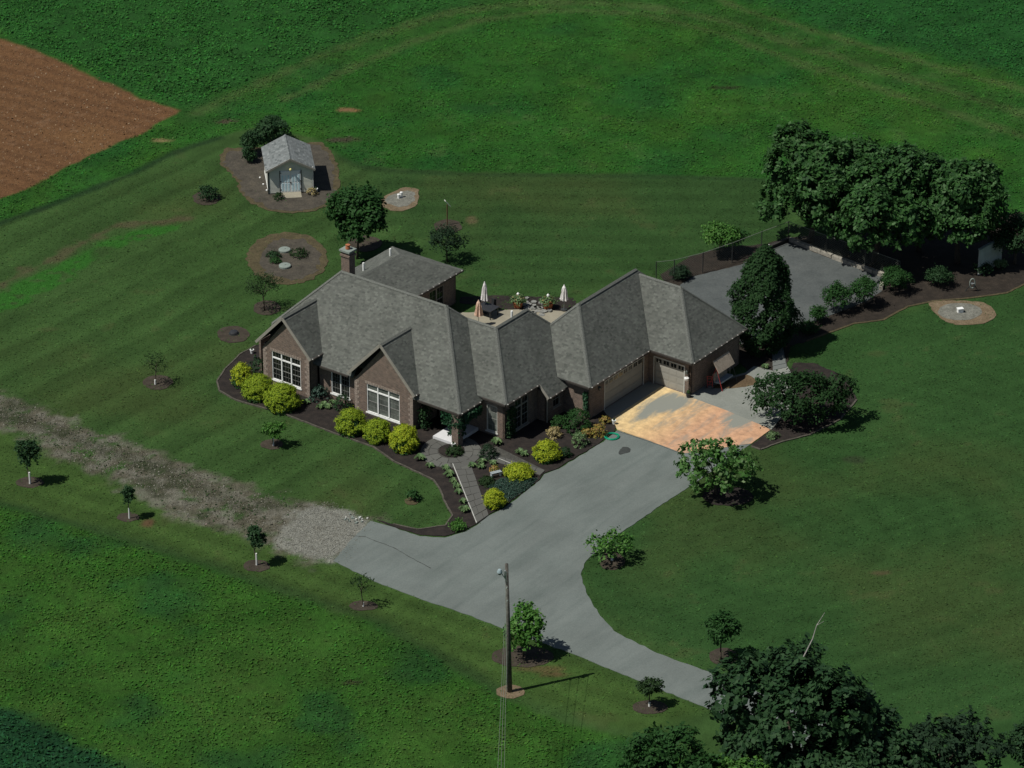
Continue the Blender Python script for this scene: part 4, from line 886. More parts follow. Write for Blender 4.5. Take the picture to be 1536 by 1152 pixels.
def crown_lobes(lobes, ncl, per, size, rc, rg, inner=.62, zmin=.3, asp=.62, gap=.0):
    L = np.array(lobes, float); area = (L[:, 3]*L[:, 4]+L[:, 3]*L[:, 5]+L[:, 4]*L[:, 5]); pr = area/area.sum()
    li = rg.choice(len(L), ncl, p=pr); d = rg.normal(size=(ncl, 3)); d /= np.linalg.norm(d, axis=1, keepdims=True); d[:, 2] = np.where(d[:, 2] < -.55, -d[:, 2], d[:, 2])
    rad = inner+(1-inner)*rg.random(ncl)**.45
    c = L[li, :3]+d*L[li, 3:6]*rad[:, None]
    # drop clusters buried deep in another lobe
    keep = np.ones(ncl, bool)
    for j in range(len(L)): keep &= ~((((c-L[j, :3])/L[j, 3:6])**2).sum(1) < .35)
    keep &= rg.random(ncl) > gap
    c, d = c[keep], d[keep]; C = np.repeat(c, per, 0)+rg.normal(0, rc, (len(c)*per, 3)); D = np.repeat(d, per, 0)
    N = D*.75+np.array([0, 0, .5])+np.repeat(rg.normal(0, .38, c.shape), per, 0)+rg.normal(0, .38, C.shape); m = C[:, 2] > zmin
    return leaf_quads(C[m], N[m], size, rg, asp)
def crown_profile(H, z0, Rm, prof, ncl, per, size, rc, rg, asp=.62, upb=0.0, wob=.12):
    s = rg.random(ncl)**.85; th = rg.uniform(0, 2*math.pi, ncl); r = np.array([prof(x) for x in s])*Rm*(1+wob*np.sin(th*3+s*9)+wob*.7*np.sin(th*5-s*14))*(.62+.38*rg.random(ncl)**.4)
    c = np.column_stack([r*np.cos(th), r*np.sin(th), z0+s*(H-z0)]); d = np.column_stack([np.cos(th), np.sin(th), .35+.9*s**2])
    C = np.repeat(c, per, 0)+rg.normal(0, rc, (ncl*per, 3)); D = np.repeat(d, per, 0)
    C[:, 2] = np.maximum(C[:, 2], .03)
    N = D*.8+np.array([0, 0, .4])+rg.normal(0, .5, C.shape)
    up = None if not upb else np.column_stack([D[:, 0]*.5, D[:, 1]*.5, np.full(len(D), upb)])
    return leaf_quads(C, N, size, rg, asp, up)
def trunk_mesh(H, r, limbs, rg, wrap=0):
    mb = MB(); lean = (rg.normal(0, .02), rg.normal(0, .02))
    pts = [(lean[0]*z*3, lean[1]*z*3, z) for z in np.linspace(-.1, H, 5)]
    mb.tube(pts, [r*1.35, r, r*.85, r*.7, r*.45], 8)
    for (x, y, z, f) in limbs:
        b = Vector(pts[-1])*f; b.z = H*f; e = Vector((x, y, z)); m = b.lerp(e, .5)+Vector((0, 0, .12*(e-b).length*.3))
        mb.tube([b, m, e], [r*.5, r*.33, r*.1], 6)
    return mb
def add_tree(name, label, cat, px, group, H, trunk_h, r, q, mat, limbs=(), wrap=None, rg=RNG, crown='crown', loc=None):
    p = G(*px) if loc is None else loc; t = thing(name, label, cat, (p.x, p.y, .03), 0, group)
    trunk_mesh(trunk_h, r, limbs, rg).build('trunk', 'bark', t, smooth=True)
    if wrap: MB().lathe([(r*1.5, 0), (r*1.35, .3), (r*1.25, wrap)], (0, 0, 0), 10).build('trunk_guard', 'whitewrap', t)
    link(crown, quads_mesh(crown, q), mat, t); return t
def lobes_for(w, d, z0, H, n, rg, fill=.62):
    """n overlapping lobes inside a crown of width w, depth d between heights z0 and H"""
    zc = (z0+H)/2; hh = (H-z0)/2; L = [(0, 0, zc, w*.30, d*.30, hh*.78)]
    for i in range(n):
        a = 2*math.pi*(i+rg.uniform(-.25, .25))/n*1.0+1.9*(i % 2); zz = rg.uniform(-.6, .62); k = math.sqrt(max(.1, 1-zz*zz))
        s = rg.uniform(.62, 1.2); o = rg.uniform(.42, .76); L.append((w*.5*o*k*math.cos(a), d*.5*o*k*math.sin(a), zc+hh*.66*zz, w*.22*s, d*.22*s, hh*.38*s))
    return L
def round_tree(name, label, px, group, w, H, z0, ncl, per, size, rc, mat, tr=.08, n=9, gap=.0, wrap=None, seed=0, inner=.6, cat='tree', d=None, asp=.62, loc=None):
    rg = np.random.default_rng(seed+100); L = lobes_for(w, d or w, z0, H, n, rg); q = crown_lobes(L, ncl, per, size, rc, rg, inner, .1, asp, gap)
    limbs = [(l[0], l[1], l[2], rg.uniform(.6, .95)) for l in L[1:]]
    return add_tree(name, label, cat, px, group, H, max(z0+.35*(H-z0), .4), tr, q, mat, limbs, wrap, rg, loc=loc)
# large trees at the right
BG = 'large broadleaf trees beside the court'
round_tree('broadleaf_tree', 'tallest broad dark green tree at the left end of the cluster beside the court', (1216, 362), BG, 9.0, 11.0, .2, 900, 34, .19, .185, 'leaf_big', .24, 16, seed=1)
round_tree('broadleaf_tree', 'dark green tree filling the gap between the tallest tree and the middle tree', (1272, 372), BG, 7.6, 9.6, .3, 640, 34, .19, .185, 'leaf_big', .2, 13, seed=9)
round_tree('broadleaf_tree', 'wide dark green tree in the middle of the cluster above the court curb', (1312, 392), BG, 10.2, 10.6, -.4, 1050, 34, .19, .185, 'leaf_big', .24, 17, seed=2)
round_tree('broadleaf_tree', 'dark green tree at the right end of the cluster above the pale panel', (1436, 394), BG, 7.6, 9.4, 1.5, 760, 34, .19, .185, 'leaf_big', .22, 14, seed=3)
round_tree('broadleaf_tree', 'lower dark tree tucked behind the middle of the large cluster', (1378, 376), BG, 8.2, 9.6, 1.0, 620, 34, .19, .185, 'leaf_big', .2, 12, seed=4)
round_tree('bushy_tree', 'dark bushy evergreen at the right edge behind the pale panel', (1522, 396), None, 4.4, 5.0, .2, 700, 12, .10, .16, 'leaf_dark', .12, 10, seed=5)
rg = np.random.default_rng(31)
q = crown_profile(8.7, .2, 2.55, lambda s: min(1, .62+s*1.7)*(1-s**2.5)**.8+.02, 2000, 15, .11, .12, rg, wob=.16)
add_tree('conical_tree', 'tall dense cone shaped tree beside the garage end wall', 'tree', (1144, 522), None, 8.6, 6.5, .16, q, 'leaf_cone', rg=rg)
round_tree('flowering_shrub', 'large spreading dark shrub beside the grey concrete pad', (1196, 632), None, 8.0, 4.6, .0, 1000, 17, .12, .16, 'leaf_cone', .1, 24, .1, seed=6, cat='shrub', d=4.6)
round_tree('young_tree', 'bright green open tree overhanging the corner of the stained apron', (1074, 742), None, 6.0, 4.8, .3, 330, 15, .17, .14, 'leaf_pale', .08, 13, .15, seed=7, inner=.45)
round_tree('young_tree', 'small pale tree inside the driveway curve', (918, 841), None, 3.6, 2.4, .4, 150, 10, .12, .13, 'leaf_bright', .06, 9, .1, .5, seed=8, inner=.4)
round_tree('young_tree', 'leafy bright green tree behind the utility pole', (785, 984), None, 2.9, 3.9, .5, 330, 11, .13, .14, 'leaf_bright', .07, 9, .05, seed=9)
round_tree('young_tree', 'small dark green tree beside the driveway near the dead branch', (1081, 990), None, 2.2, 4.0, .5, 260, 11, .12, .13, 'leaf_mid', .06, 8, .05, seed=10)
round_tree('young_tree', 'small olive tree with white base at the lower edge of the driveway', (974, 1060), None, 1.7, 2.3, .8, 150, 10, .09, .09, 'leaf_olive', .05, 7, 0, .35, seed=11)
round_tree('young_tree', 'sparse small tree on the grass strip below the gravel patch', (545, 910), None, 1.6, 2.7, 1.0, 75, 7, .07, .09, 'leaf_olive', .04, 7, .15, .25, seed=12, inner=.3)
SL = 'white trunk saplings along the gravel track'
round_tree('sapling', 'white trunk sapling nearest the gravel patch', (385, 848), SL, 1.25, 3.3, 1.15, 150, 10, .095, .09, 'leaf_dark', .045, 7, 0, .95, seed=13)
round_tree('sapling', 'thin middle sapling of the three along the gravel track', (194, 778), SL, 1.0, 2.8, 1.05, 110, 9, .09, .08, 'leaf_dark', .04, 6, 0, .85, seed=14)
round_tree('sapling', 'largest white trunk sapling below the far left of the gravel track', (45, 726), SL, 1.75, 3.9, 1.15, 200, 10, .10, .11, 'leaf_dark', .05, 8, 0, .95, seed=15)
round_tree('young_tree', 'small bright tree on the lawn in front of the yellow shrubs', (410, 669), None, 1.8, 2.0, .7, 140, 10, .09, .10, 'leaf_bright', .045, 7, 0, .65, seed=16)
round_tree('young_tree', 'sparse thin tree on the lawn left of the front mulch bed', (233, 577), None, 2.2, 3.1, .7, 130, 7, .065, .13, 'leaf_olive', .05, 9, .15, .4, seed=17, inner=.25)
round_tree('young_tree', 'sparse fine leaved tree in front of the oval bed', (397, 466), None, 3.2, 3.6, .8, 300, 9, .065, .16, 'leaf_olive', .06, 10, .12, seed=18, inner=.25)
round_tree('shade_tree', 'dense round green tree behind the house near the shed', (536, 388), None, 4.9, 7.0, 1.0, 520, 18, .17, .18, 'leaf_mid', .1, 16, seed=19)
round_tree('young_tree', 'grey green tree behind the rear wing near the post', (671, 393), None, 3.4, 3.5, .7, 300, 10, .085, .15, 'leaf_grey', .07, 10, .05, seed=20, inner=.4)
round_tree('young_tree', 'bright round tree beside the court fence', (1079, 381), None, 3.4, 2.9, .9, 300, 11, .11, .14, 'leaf_bright', .06, 9, seed=21)
round_tree('young_tree', 'dark small tree behind the fence next to the bright round one', (1100, 378), None, 2.2, 2.2, .6, 140, 10, .1, .12, 'leaf_mid', .05, 7, seed=22)
# shrubs round the court and shed
for i, (px, w, H, mt, lab) in enumerate((((1254, 468), 2.7, 2.7, 'leaf_mid', 'left upright shrub of the pair at the lower court edge'), ((1295, 460), 2.8, 2.7, 'leaf_mid', 'right fuller shrub of the pair at the lower court edge'), ((1340, 436), 2.9, 2.3, 'leaf_mid', 'shrub at the right corner of the court below the curb end'), ((1226, 484), 1.5, 1.5, 'leaf_mid', 'little shrub left of the pair at the court edge'),
                                       ((1022, 418), 1.9, 1.2, 'leaf_grey', 'grey green shrub between the fence posts behind the garage roof'), ((1408, 428), 2.4, 1.6, 'leaf_dark', 'dark shrub under the large trees above the gravel circle'), ((1475, 410), 1.6, 1.0, 'leaf_dark', 'low dark shrub in front of the pale panel'), ((1500, 402), 1.0, .7, 'leaf_hosta', 'small pale leafed plant right of the pale panel base'),
                                       ((312, 299), 1.7, 1.2, 'leaf_dark', 'small dark bush in its own ring left of the shed'), ((1212, 498), 2.2, .7, 'leaf_mid', 'low spreading shrub beside the cone shaped tree'), ((620, 750), .8, .75, 'leaf_mid', 'tiny shrub in a bare ring on the front lawn'), ((686, 794), 1.2, .6, 'leaf_bright', 'small green shrub at the tip of the front mulch bed'))):
    round_tree('shrub', lab, px, 'green shrubs', w, H, .05, int(90*w*H**.5), 10, .075, .11, mt, .04, 8, seed=40+i, cat='shrub')
for i, (px, w, H, lab) in enumerate((((376, 232), 2.1, 2.4, 'dark shrub behind the left rear corner of the shed'), ((406, 213), 3.2, 2.5, 'widest dark shrub right behind the shed roof'), ((372, 243), 1.3, 1.4, 'small dark shrub at the left wall of the shed bed'))):
    round_tree('shrub', lab, px, 'dark shrubs behind the shed', w, H, .1, int(85*w*H**.5), 10, .10, .13, 'leaf_dark', .05, 8, seed=60+i, cat='shrub')
# yellow mounds along the front
YG = 'golden yellow shrubs along the front of the house'
for i, (cx, cy, rx, ry, lab) in enumerate(((363, 565, 17, 19, 'leftmost golden shrub, narrow and tall, at the left gable corner'), (388, 581, 26, 20, 'golden shrub between the narrow one and the largest under the left gable window'), (424, 596, 28, 22, 'largest golden shrub in front of the right end of the left gable window'), (528, 633, 25, 20, 'golden shrub at the left corner of the right gable'), (567, 647, 22, 18, 'golden shrub directly under the right gable window'), (607, 659, 23, 21, 'dense yellow rounded shrub at the right corner of the right gable near the porch'), (820, 677, 21, 16, 'yellow rounded shrub in the bed beside the driveway below the middle wing'), (778, 707, 22, 12, 'low flat yellow shrub above the blue green ground cover'), (742, 750, 15, 14, 'small yellow shrub at the lower end of the flagstone path'))):
    b = G(cx, cy+ry*.72); sc = 19.4; w = rx/sc; H = max(.7, (2*ry/sc)/.885-w*.45)
    rg = np.random.default_rng(70+i)
    q = crown_profile(H, .12, w*.93, lambda s: (1-s**2.4)**.55*(.78+.22*min(1, s*4))+.02, int((150+60*(i % 3))*w*w+80), 20, .085, .075, rg, .30, .8, .11)
    t = thing('golden_shrub', lab, 'shrub', (b.x, b.y, .05), 0, YG); link('foliage', quads_mesh('foliage', q), 'leaf_yellow' if i in (0, 5, 6, 7, 8) else 'leaf_yellowgreen', t)
    MB().tube([(0, 0, 0), (.02, 0, H*.5)], [.05, .03], 6).build('stem', 'bark', t)
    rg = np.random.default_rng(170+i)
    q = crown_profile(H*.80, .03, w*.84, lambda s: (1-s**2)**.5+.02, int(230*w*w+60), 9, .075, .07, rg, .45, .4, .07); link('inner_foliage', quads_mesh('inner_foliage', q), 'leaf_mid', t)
def mound(name, lab, cat, px, w, H, mat, n, size=.07, asp=.45, seed=0, group=None, z=.06):
    rg = np.random.default_rng(seed+300); p = G(*px)
    q = crown_profile(H, .02, w/2, lambda s: (1-s**2.2)**.55+.03, n, 8, size, .05, rg, asp, .35, .15)
    o = link(name, quads_mesh(name, q), mat, loc=(p.x, p.y, z)); tag(o, lab, cat, group); return o
def hosta(lab, px, r, mat='leaf_hosta', group='pale leafy perennials edging the flagstone path', seed=0, z=.06):
    rg = np.random.default_rng(seed+500); p = G(*px); V = []
    for k in range(22):
        a = rg.uniform(0, 6.28); L = r*rg.uniform(.6, 1.1); d = np.array([math.cos(a), math.sin(a), 0]); s = np.array([-d[1], d[0], 0])*r*.24; h = r*rg.uniform(.5, .95); b = np.zeros(3)
        m = d*L*.5+np.array([0, 0, h]); t = d*L+np.array([0, 0, h*.55])
        V += [[b, m+s, t, m-s]]
    o = link('perennial', quads_mesh('perennial', np.array(V)), mat, loc=(p.x, p.y, z)); tag(o, lab, 'plant', group); return o
HP = [((630, 691), 'pale leafy plant left of the entry circle, nearest the round yellow shrub'), ((645, 702), 'small pale plant at the lower left rim of the entry circle'), ((669, 705), 'pale plant at the top of the row left of the straight path'), ((674, 715), 'largest pale plant in the upper row beside the straight path'), ((680, 725), 'pale plant third down the row left of the straight path'), ((684, 732), 'pale plant in the middle of the row left of the straight path'), ((688, 741), 'pale plant just below the middle of the row left of the path'), ((694, 756), 'pale plant next to last in the row left of the straight path'), ((697, 768), 'last pale plant of the row beside the end of the straight path'), ((708, 701), 'pale plant right of the path top under the entry circle'), ((723, 696), 'small pale plant in the bed right of the entry circle'), ((739, 698), 'pale plant left of the white edging of the side path'), ((722, 703), 'low pale plant in the middle of the triangular bed'), ((745, 667), 'bright pale plant at the corner of the brick middle wing'), ((786, 684), 'pale plant right of the side path near the yellow shrub'), ((779, 681), 'small plant in the bed right of the side path'), ((486, 610), 'yellow green plant between the gables, second from left'), ((480, 614), 'small green plant between the gables, leftmost'), ((491, 613), 'yellow green plant in front of the middle window'), ((500, 607), 'yellow green plant right of the middle window'), ((459, 606), 'small green plant below the left gable corner'), ((1148, 553), 'small yellow green plant by the concrete path start')]
for i, (px, lab) in enumerate(HP): hosta(lab, px, .52 if i in (0, 3, 8, 13) else .40, seed=i)
mound('shrub', 'blue green shrub against the wall between the gables', 'shrub', (480, 600), 1.5, 1.1, 'leaf_blue', 120, seed=1)
mound('shrub', 'dark green shrub beside the left corner of the right gable', 'shrub', (514, 613), 1.3, 1.1, 'leaf_dark', 110, seed=2)
mound('shrub', 'dark green shrub behind the leftmost golden shrubs', 'shrub', (388, 560), 1.6, 1.2, 'leaf_dark', 120, seed=3)
mound('shrub', 'dark grey green shrub between the entry circle and the side path', 'shrub', (732, 686), 1.3, 1.0, 'leaf_grey', 140, seed=4)
mound('shrub', 'green leafy plants filling the planting island', 'shrub', (682, 681), 1.3, .5, 'leaf_olive', 110, seed=5, z=.12)
mound('shrub', 'rounded bright green shrub below the garage front corner', 'shrub', (866, 644), 2.1, 1.6, 'leaf_mid', 330, seed=6)
mound('shrub', 'smaller rounded green shrub left of the bright green one', 'shrub', (838, 641), 1.1, .9, 'leaf_mid', 130, seed=7)
mound('perennial', 'straw coloured flowering clump above the yellow driveway shrub', 'plant', (831, 655), 1.1, .7, 'leaf_straw', 120, seed=8)
mound('perennial', 'yellow green leafy clump beside the driveway edge', 'plant', (870, 668), 1.2, 1.0, 'leaf_hosta', 130, seed=9)
mound('perennial', 'golden flowering clump beside the coiled hose', 'plant', (898, 653), 1.1, .8, 'flower_gold', 130, seed=10)
mound('perennial', 'salmon flowering clump behind the yellow green clump', 'plant', (880, 655), .8, .6, 'flower_gold', 80, seed=11)
mound('perennial', 'small orange flowering clump near the apron corner', 'plant', (908, 635), .8, .5, 'flower_gold', 60, seed=12)
mound('shrub', 'dark low shrub right of the yellow driveway shrub', 'shrub', (848, 685), .9, .7, 'leaf_dark', 80, seed=13)
mound('perennial', 'yellow and dark plant beside the right foot of the shed ramp', 'plant', (468, 293), .9, .6, 'leaf_straw', 60, seed=14)
mound('perennial', 'dark low plant beside the left foot of the shed ramp', 'plant', (418, 299), .9, .5, 'leaf_olive', 60, seed=15)
mound('perennial', 'green sprawling plant beside the right disc of the oval bed', 'plant', (449, 384), 1.6, .5, 'leaf_olive', 100, seed=16)
mound('perennial', 'small green plant left of the lower concrete disc', 'plant', (413, 394), .9, .35, 'leaf_mid', 60, seed=17)
mound('perennial', 'dark plant left of the upper concrete disc', 'plant', (410, 386), 1.2, .4, 'leaf_dark', 90, seed=18)
mound('perennial', 'little yellow leafed plant beside the corner of the apron bed', 'plant', (1160, 657), .9, .4, 'leaf_hosta', 60, seed=19)
# blue-green ground cover mat
cv = PP([(729, 732), (750, 719), (780, 718), (808, 719), (795, 733), (762, 755), (748, 740)]); rg = np.random.default_rng(5)
lo = np.min(cv, 0); hi = np.max(cv, 0); P = rg.uniform(lo, hi, (9000, 2)); sdv = sdist(P, cv); P = P[sdv < -.05][:5200]
C = np.column_stack([P, .08+.25*rg.random(len(P))*np.clip(-sdist(P, cv)/.35, .2, 1)]); N = rg.normal(0, .45, C.shape)+np.array([0, 0, 1])
tag(link('ground_cover', quads_mesh('ground_cover', leaf_quads(C, N, .055, rg, .5)), 'leaf_blue'), 'dense low blue green ground cover mat beside the driveway', 'ground cover', kind='stuff')
# climbing vines
def vine(lab, boxes, mat='leaf_vine', n=900, seed=0):
    rg = np.random.default_rng(seed+800); Q = []
    for (u0, u1, v0, v1, z0, z1, k) in boxes:
        P = rg.uniform((u0, v0, z0), (u1, v1, z1), (int(n*k), 3)); W = np.array([HW(*p)[:] for p in P]); N = rg.normal(0, .6, W.shape)+np.array([-.1, -.7, .4]); Q.append(leaf_quads(W, N, .10, rg, .6))
    tag(link('climbing_vine', quads_mesh('climbing_vine', np.concatenate(Q)), mat), lab, 'vine')
vine('thick green vine covering the porch post under the roof corner', [(-1.5, .3, -.35, .9, 1.7, 2.72, 1.5), (-1.0, .1, -.25, .8, .8, 1.9, .8), (-.5, .0, -.15, .5, .35, 1.0, .3), (.0, .45, .3, 2.3, 2.0, 2.7, .8)], seed=1)
vine('dark vine on the shaded side wall of the middle wing', [(2.08, 2.35, 3.0, 4.0, .2, 2.6, .5)], 'leaf_dark', seed=2)
vine('narrow vine climbing the sunlit brick pier left of the garage', [(4.85, 5.25, 8.98, 9.16, .4, 2.4, .25)], seed=3)
vine('dark tall shrub growing in the corner between the right gable and the porch', [(-4.2, -3.5, .2, 1.3, .1, 1.9, .4)], 'leaf_dark', seed=4)
# trees in the lower right corner; their trunks stand below the frame
BR = 'dark trees in the lower right corner'
def at_h(x, y, h): q = G(x, y, h); return Vector((q.x, q.y, 0))
round_tree('oak_tree', 'largest dark tree in the lower right corner with a bare dead branch', None, BR, 10.4, 12.8, .2, 1150, 26, .22, .18, 'leaf_dark', .28, 18, .03, seed=81, loc=at_h(1200, 1078, 7.2))
round_tree('oak_tree', 'round green tree left of the largest one at the bottom edge', None, BR, 6.8, 8.4, .6, 800, 20, .15, .16, 'leaf_mid', .18, 12, seed=82, loc=at_h(1012, 1150, 5.0))
round_tree('oak_tree', 'light green tree in front of the largest one at the bottom edge', None, BR, 6.0, 7.0, 1.0, 600, 20, .14, .15, 'leaf_bright', .16, 11, seed=83, loc=at_h(1120, 1184, 4.3))
round_tree('oak_tree', 'grey green sparse tree right of the largest one', None, BR, 8.2, 7.2, 1.0, 950, 14, .17, .13, 'leaf_grey', .15, 16, .3, seed=84, inner=.4, loc=at_h(1412, 1128, 4.4))
round_tree('oak_tree', 'dark tree cut off by the right edge of the picture', None, BR, 3.0, 6.0, 1.5, 320, 12, .14, .18, 'leaf_dark', .14, 8, seed=85, loc=at_h(1546, 1112, 3.8))
round_tree('oak_tree', 'dark tree at the bottom edge right of the largest one', None, BR, 8.0, 8.6, .4, 850, 20, .18, .17, 'leaf_dark', .18, 12, seed=86, loc=at_h(1290, 1160, 4.5))
bb = at_h(1200, 1078, 7.2); rel = lambda x, y: G(x, y, 11.6 if y > 960 else 12.6)
MB().tube([G(1203, 990, 11.0), G(1211, 974, 11.6), G(1219, 958, 12.2), G(1225, 938, 13.0), G(1237, 919, 13.6)], [.045, .04, .033, .024, .012], 6).tube([G(1225, 938, 13.0), G(1236, 932, 13.2)], [.02, .01], 5).build('dead_branch', 'deadwood')
db = bpy.data.objects['dead_branch']; par = [o for o in bpy.data.objects if o.name.startswith('oak_tree') and 'dead branch' in o['label']][0]
db.parent = par; db.location = -par.location

# ------------------------------------------------------------------ utility pole and wires
pb = G(765, 1038); pole = thing('utility_pole', 'tall weathered wooden utility pole with a lamp beside the driveway', 'utility pole', (pb.x, pb.y, 0))
PHT = 9.9; lx = -.22
MB().tube([(0, 0, -.2), (lx*.5, 0, PHT*.5), (lx, 0, PHT)], [.17, .14, .11], 12).build('pole', 'pole', pole, smooth=True)
MB().tube([(lx*.86+.02, -.12, 8.6), (-.42, -.25, 9.1), (-.62, -.3, 9.45)], [.03, .03, .03], 6).build('lamp_arm', 'metal', pole)
lh = MB().lathe([(.04, .18), (.12, .14), (.17, .0), (.18, -.08), (.1, -.11)], (-.68, -.32, 9.52), 12).build('lamp_head', 'lampblue', pole); MB().lathe([(.02, -.28), (.10, -.23), (.13, -.12), (.13, -.11)], (-.68, -.32, 9.52), 10).build('lamp_lens', 'curtain', lh)
MB().box(lx-.16, lx-.06, -.28, -.1, 9.0, 9.5).build('photocell_box', 'metal', pole)
for z in (9.35, 8.2, 7.2): MB().lathe([(.035, -.07), (.06, -.03), (.035, 0), (.06, .03), (.03, .07)], (lx*z/PHT-.02, -.2, z), 8).build('insulator', 'lid', pole)
MB().tube([(-.21, -.03, .02), (-.20, -.03, 3.5)], .025, 6).build('conduit', 'metal', pole)
for i, (z, ex) in enumerate(((9.35, 746.5), (8.2, 751.5), (7.2, 756.5))):
    a = Vector((pb.x+lx*z/PHT-.02, pb.y-.24, z)); e0 = G(ex, 1152, z-1.3); d = e0-a; d.z = 0; ps = []
    for k in range(25):
        t = k/24; p = a+d.normalized()*(46*t); p.z = z-4*1.5*t*(1-t); ps.append(p)
    tag(MB().tube(ps, .012, 5).build('power_wire', 'wire'), ('highest thin wire running from the pole top to the bottom edge', 'middle thin wire running from the pole to the bottom edge', 'lowest thin wire running from the pole to the bottom edge')[i], 'wire', 'wires on the utility pole')

# ------------------------------------------------------------------ court fence, curb, wall panel
fence = thing('chain_link_fence', 'grey chain link fence with dark posts around the court', 'fence', G(1054, 412))
fo = fence.location
def fence_run(pts, H=1.85, closed=False):
    W = [G(*p) for p in pts]
    pm = None
    for p in W:
        if pm is None: o = MB().tube([(0, 0, -.1), (0, 0, H+.03)], .04, 7).build('post', 'darkmetal', fence); pm = o
        else: o = pm.copy(); COL.objects.link(o); o.parent = fence
        o.location = p-fo
    for a, b in zip(W[:-1], W[1:]):
        a, b = a-fo, b-fo; L = (b-a).length; d = (b-a)/L
        MB().tube([a+Vector((0, 0, H)), b+Vector((0, 0, H))], .025, 6).build('rail', 'wire', fence)
        mb = MB(); s = .20; n = int((L+H)/s); nn = Vector((-d.y, d.x, 0))*.004
        for k in range(n):
            for sg in (0, 1):
                x0 = -H+k*s; z0 = 0.0
                if x0 < 0: z0 = -x0; x0 = 0
                x1 = min(L, x0+H-z0); z1 = z0+x1-x0
                if x1-x0 < .03: continue
                p, q = (x0, x1) if sg == 0 else (L-x0, L-x1)
                P, Q = a+d*p+Vector((0, 0, z0+.03)), a+d*q+Vector((0, 0, z1+.03)); up = Vector((0, 0, .006))
                mb.add([P-up+nn*sg, Q-up+nn*sg, Q+up+nn*sg, P+up+nn*sg], [(0, 1, 2, 3)])
        mb.build('mesh_panel', 'wire', fence, 'stuff')
fence_run([(984, 424), (1011, 421), (1054, 410), (1098, 395), (1142, 378), (1182, 363), (1239, 384), (1297, 404), (1349, 423)])
fence_run([(1308, 452), (1264, 468), (1222, 483)], 1.3)
curb = thing('timber_curb', 'row of pale weathered timbers along the upper right edge of the court', 'curb', G(1250, 391))
def curb_run(a, b, mat, k, w=.30, h=.34):
    A, B = G(*a)-curb.location, G(*b)-curb.location
    for i in range(k):
        p, q = A.lerp(B, i/k+.004), A.lerp(B, (i+1)/k-.004)
        MB().bar(p+Vector((0, 0, h/2)), q+Vector((0, 0, h/2)), w, h+random.uniform(-.02, .02)).build('timber', mat, curb)
curb_run((1184, 362), (1248, 387), 'timber', 4); curb_run((1249, 388), (1326, 416), 'timber', 5, .36, .36); curb_run((1326, 418), (1321, 436), 'timber', 2)
curb_run((1150, 376), (1182, 362), 'darktimber', 3)
pa, pq = G(1466, 409), G(1502, 398); pn = thing('wall_panel', 'pale grey green upright panel under the trees at right', 'panel', (pa+pq)/2)
dirp = Vector((pq.x-pa.x, (pq.y-pa.y)+1.0, 0)); LL = dirp.length; dirp.normalize()
for i in range(2):
    MB().bar(dirp*(-LL/2+i*LL/2+.01)+Vector((0, 0, 1.15)), dirp*(-LL/2+(i+1)*LL/2-.01)+Vector((0, 0, 1.15)), .14, 2.3).build('board', 'panel', pn)
MB().bar(dirp*(-LL/2-.05)+Vector((0, 0, 2.34)), dirp*(LL/2+.05)+Vector((0, 0, 2.34)), .22, .08).build('coping', 'lid', pn)
orn = thing('garden_ornament', 'upright grey wheel ornament on dark legs above the gravel circle', 'ornament', G(1458, 438))
tw_ = MB().tube([(.42*math.cos(a)*.5, .05, .75+.42*math.sin(a)) for a in np.linspace(0, 2*math.pi, 17)], .05, 6); tw_.build('rim', 'lid', orn)
MB().lathe([(.16, -.02), (.16, .02)], (0, 0, 0), 8).build('hub', 'metal', orn).location = (0, .05, .75)
for s in (-1, 1): MB().bar((s*.1, .05, .7), (s*.55, .1, 0), .06, .06).build('leg', 'darkmetal', orn)

# ------------------------------------------------------------------ patio things
def parasol(lab, p, H, mat, r=.2, group='closed parasols on the patio', tilt=0):
    t = thing('closed_parasol', lab, 'parasol', p, random.uniform(0, 3), group)
    MB().tube([(0, 0, 0), (0, 0, H)], .025, 8).build('pole', 'metal', t); MB().lathe([(.26, 0), (.26, .05), (.06, .1)], (0, 0, .0), 14).build('base', 'darkmetal', t)
    MB().lathe([(r*1.25, H*.42), (r*1.1, H*.5), (r*.85, H*.7), (r*.8, H*.8), (r*.6, H*.93), (.03, H*1.02)], n=16, wob=lambda a, i: 1+.28*math.cos(8*a)*(i < 4)+.1*math.cos(3*a+i)).build('canopy', mat, t)
    MB().lathe([(.03, 0), (.045, .05), (.01, .1)], (0, 0, H*1.0), 8).build('finial', mat, t)
z0 = .075
def pz(x, y): q = G(x, y); return (q.x, q.y, z0)
parasol('white closed parasol beside the dark patio table', pz(727, 470), 2.65, 'canvas')
parasol('white closed parasol at the right end of the patio next to the garage roof', pz(846, 466), 2.15, 'canvas', .23)
parasol('peach coloured closed parasol nearest the house roof', pz(718, 490), 2.2, 'pinkcanvas', .24)
tb = thing('patio_table', 'dark square patio table behind the roof beside the white parasol', 'table', pz(731, 474), -YAW)
MB().box(-.75, .75, -.6, .6, .68, .74).build('table_top', 'plastic', tb)
for a in (-1, 1):
    for b in (-1, 1): MB().box(a*.66-.035, a*.66+.035, b*.5-.035, b*.5+.035, 0, .68).build('leg', 'darkmetal', tb)
def chair(lab, p, rz):
    c = thing('patio_chair', lab, 'chair', p, rz, 'chairs at the patio table')
    MB().box(-.24, .24, -.24, .24, .40, .46).build('seat', 'plastic', c); MB().box(-.24, .24, .21, .26, .46, .95).build('backrest', 'plastic', c)
    for a in (-1, 1):
        for b in (-1, 1): MB().box(a*.21-.02, a*.21+.02, b*.21-.02, b*.21+.02, 0, .40).build('leg', 'darkmetal', c)
    return c
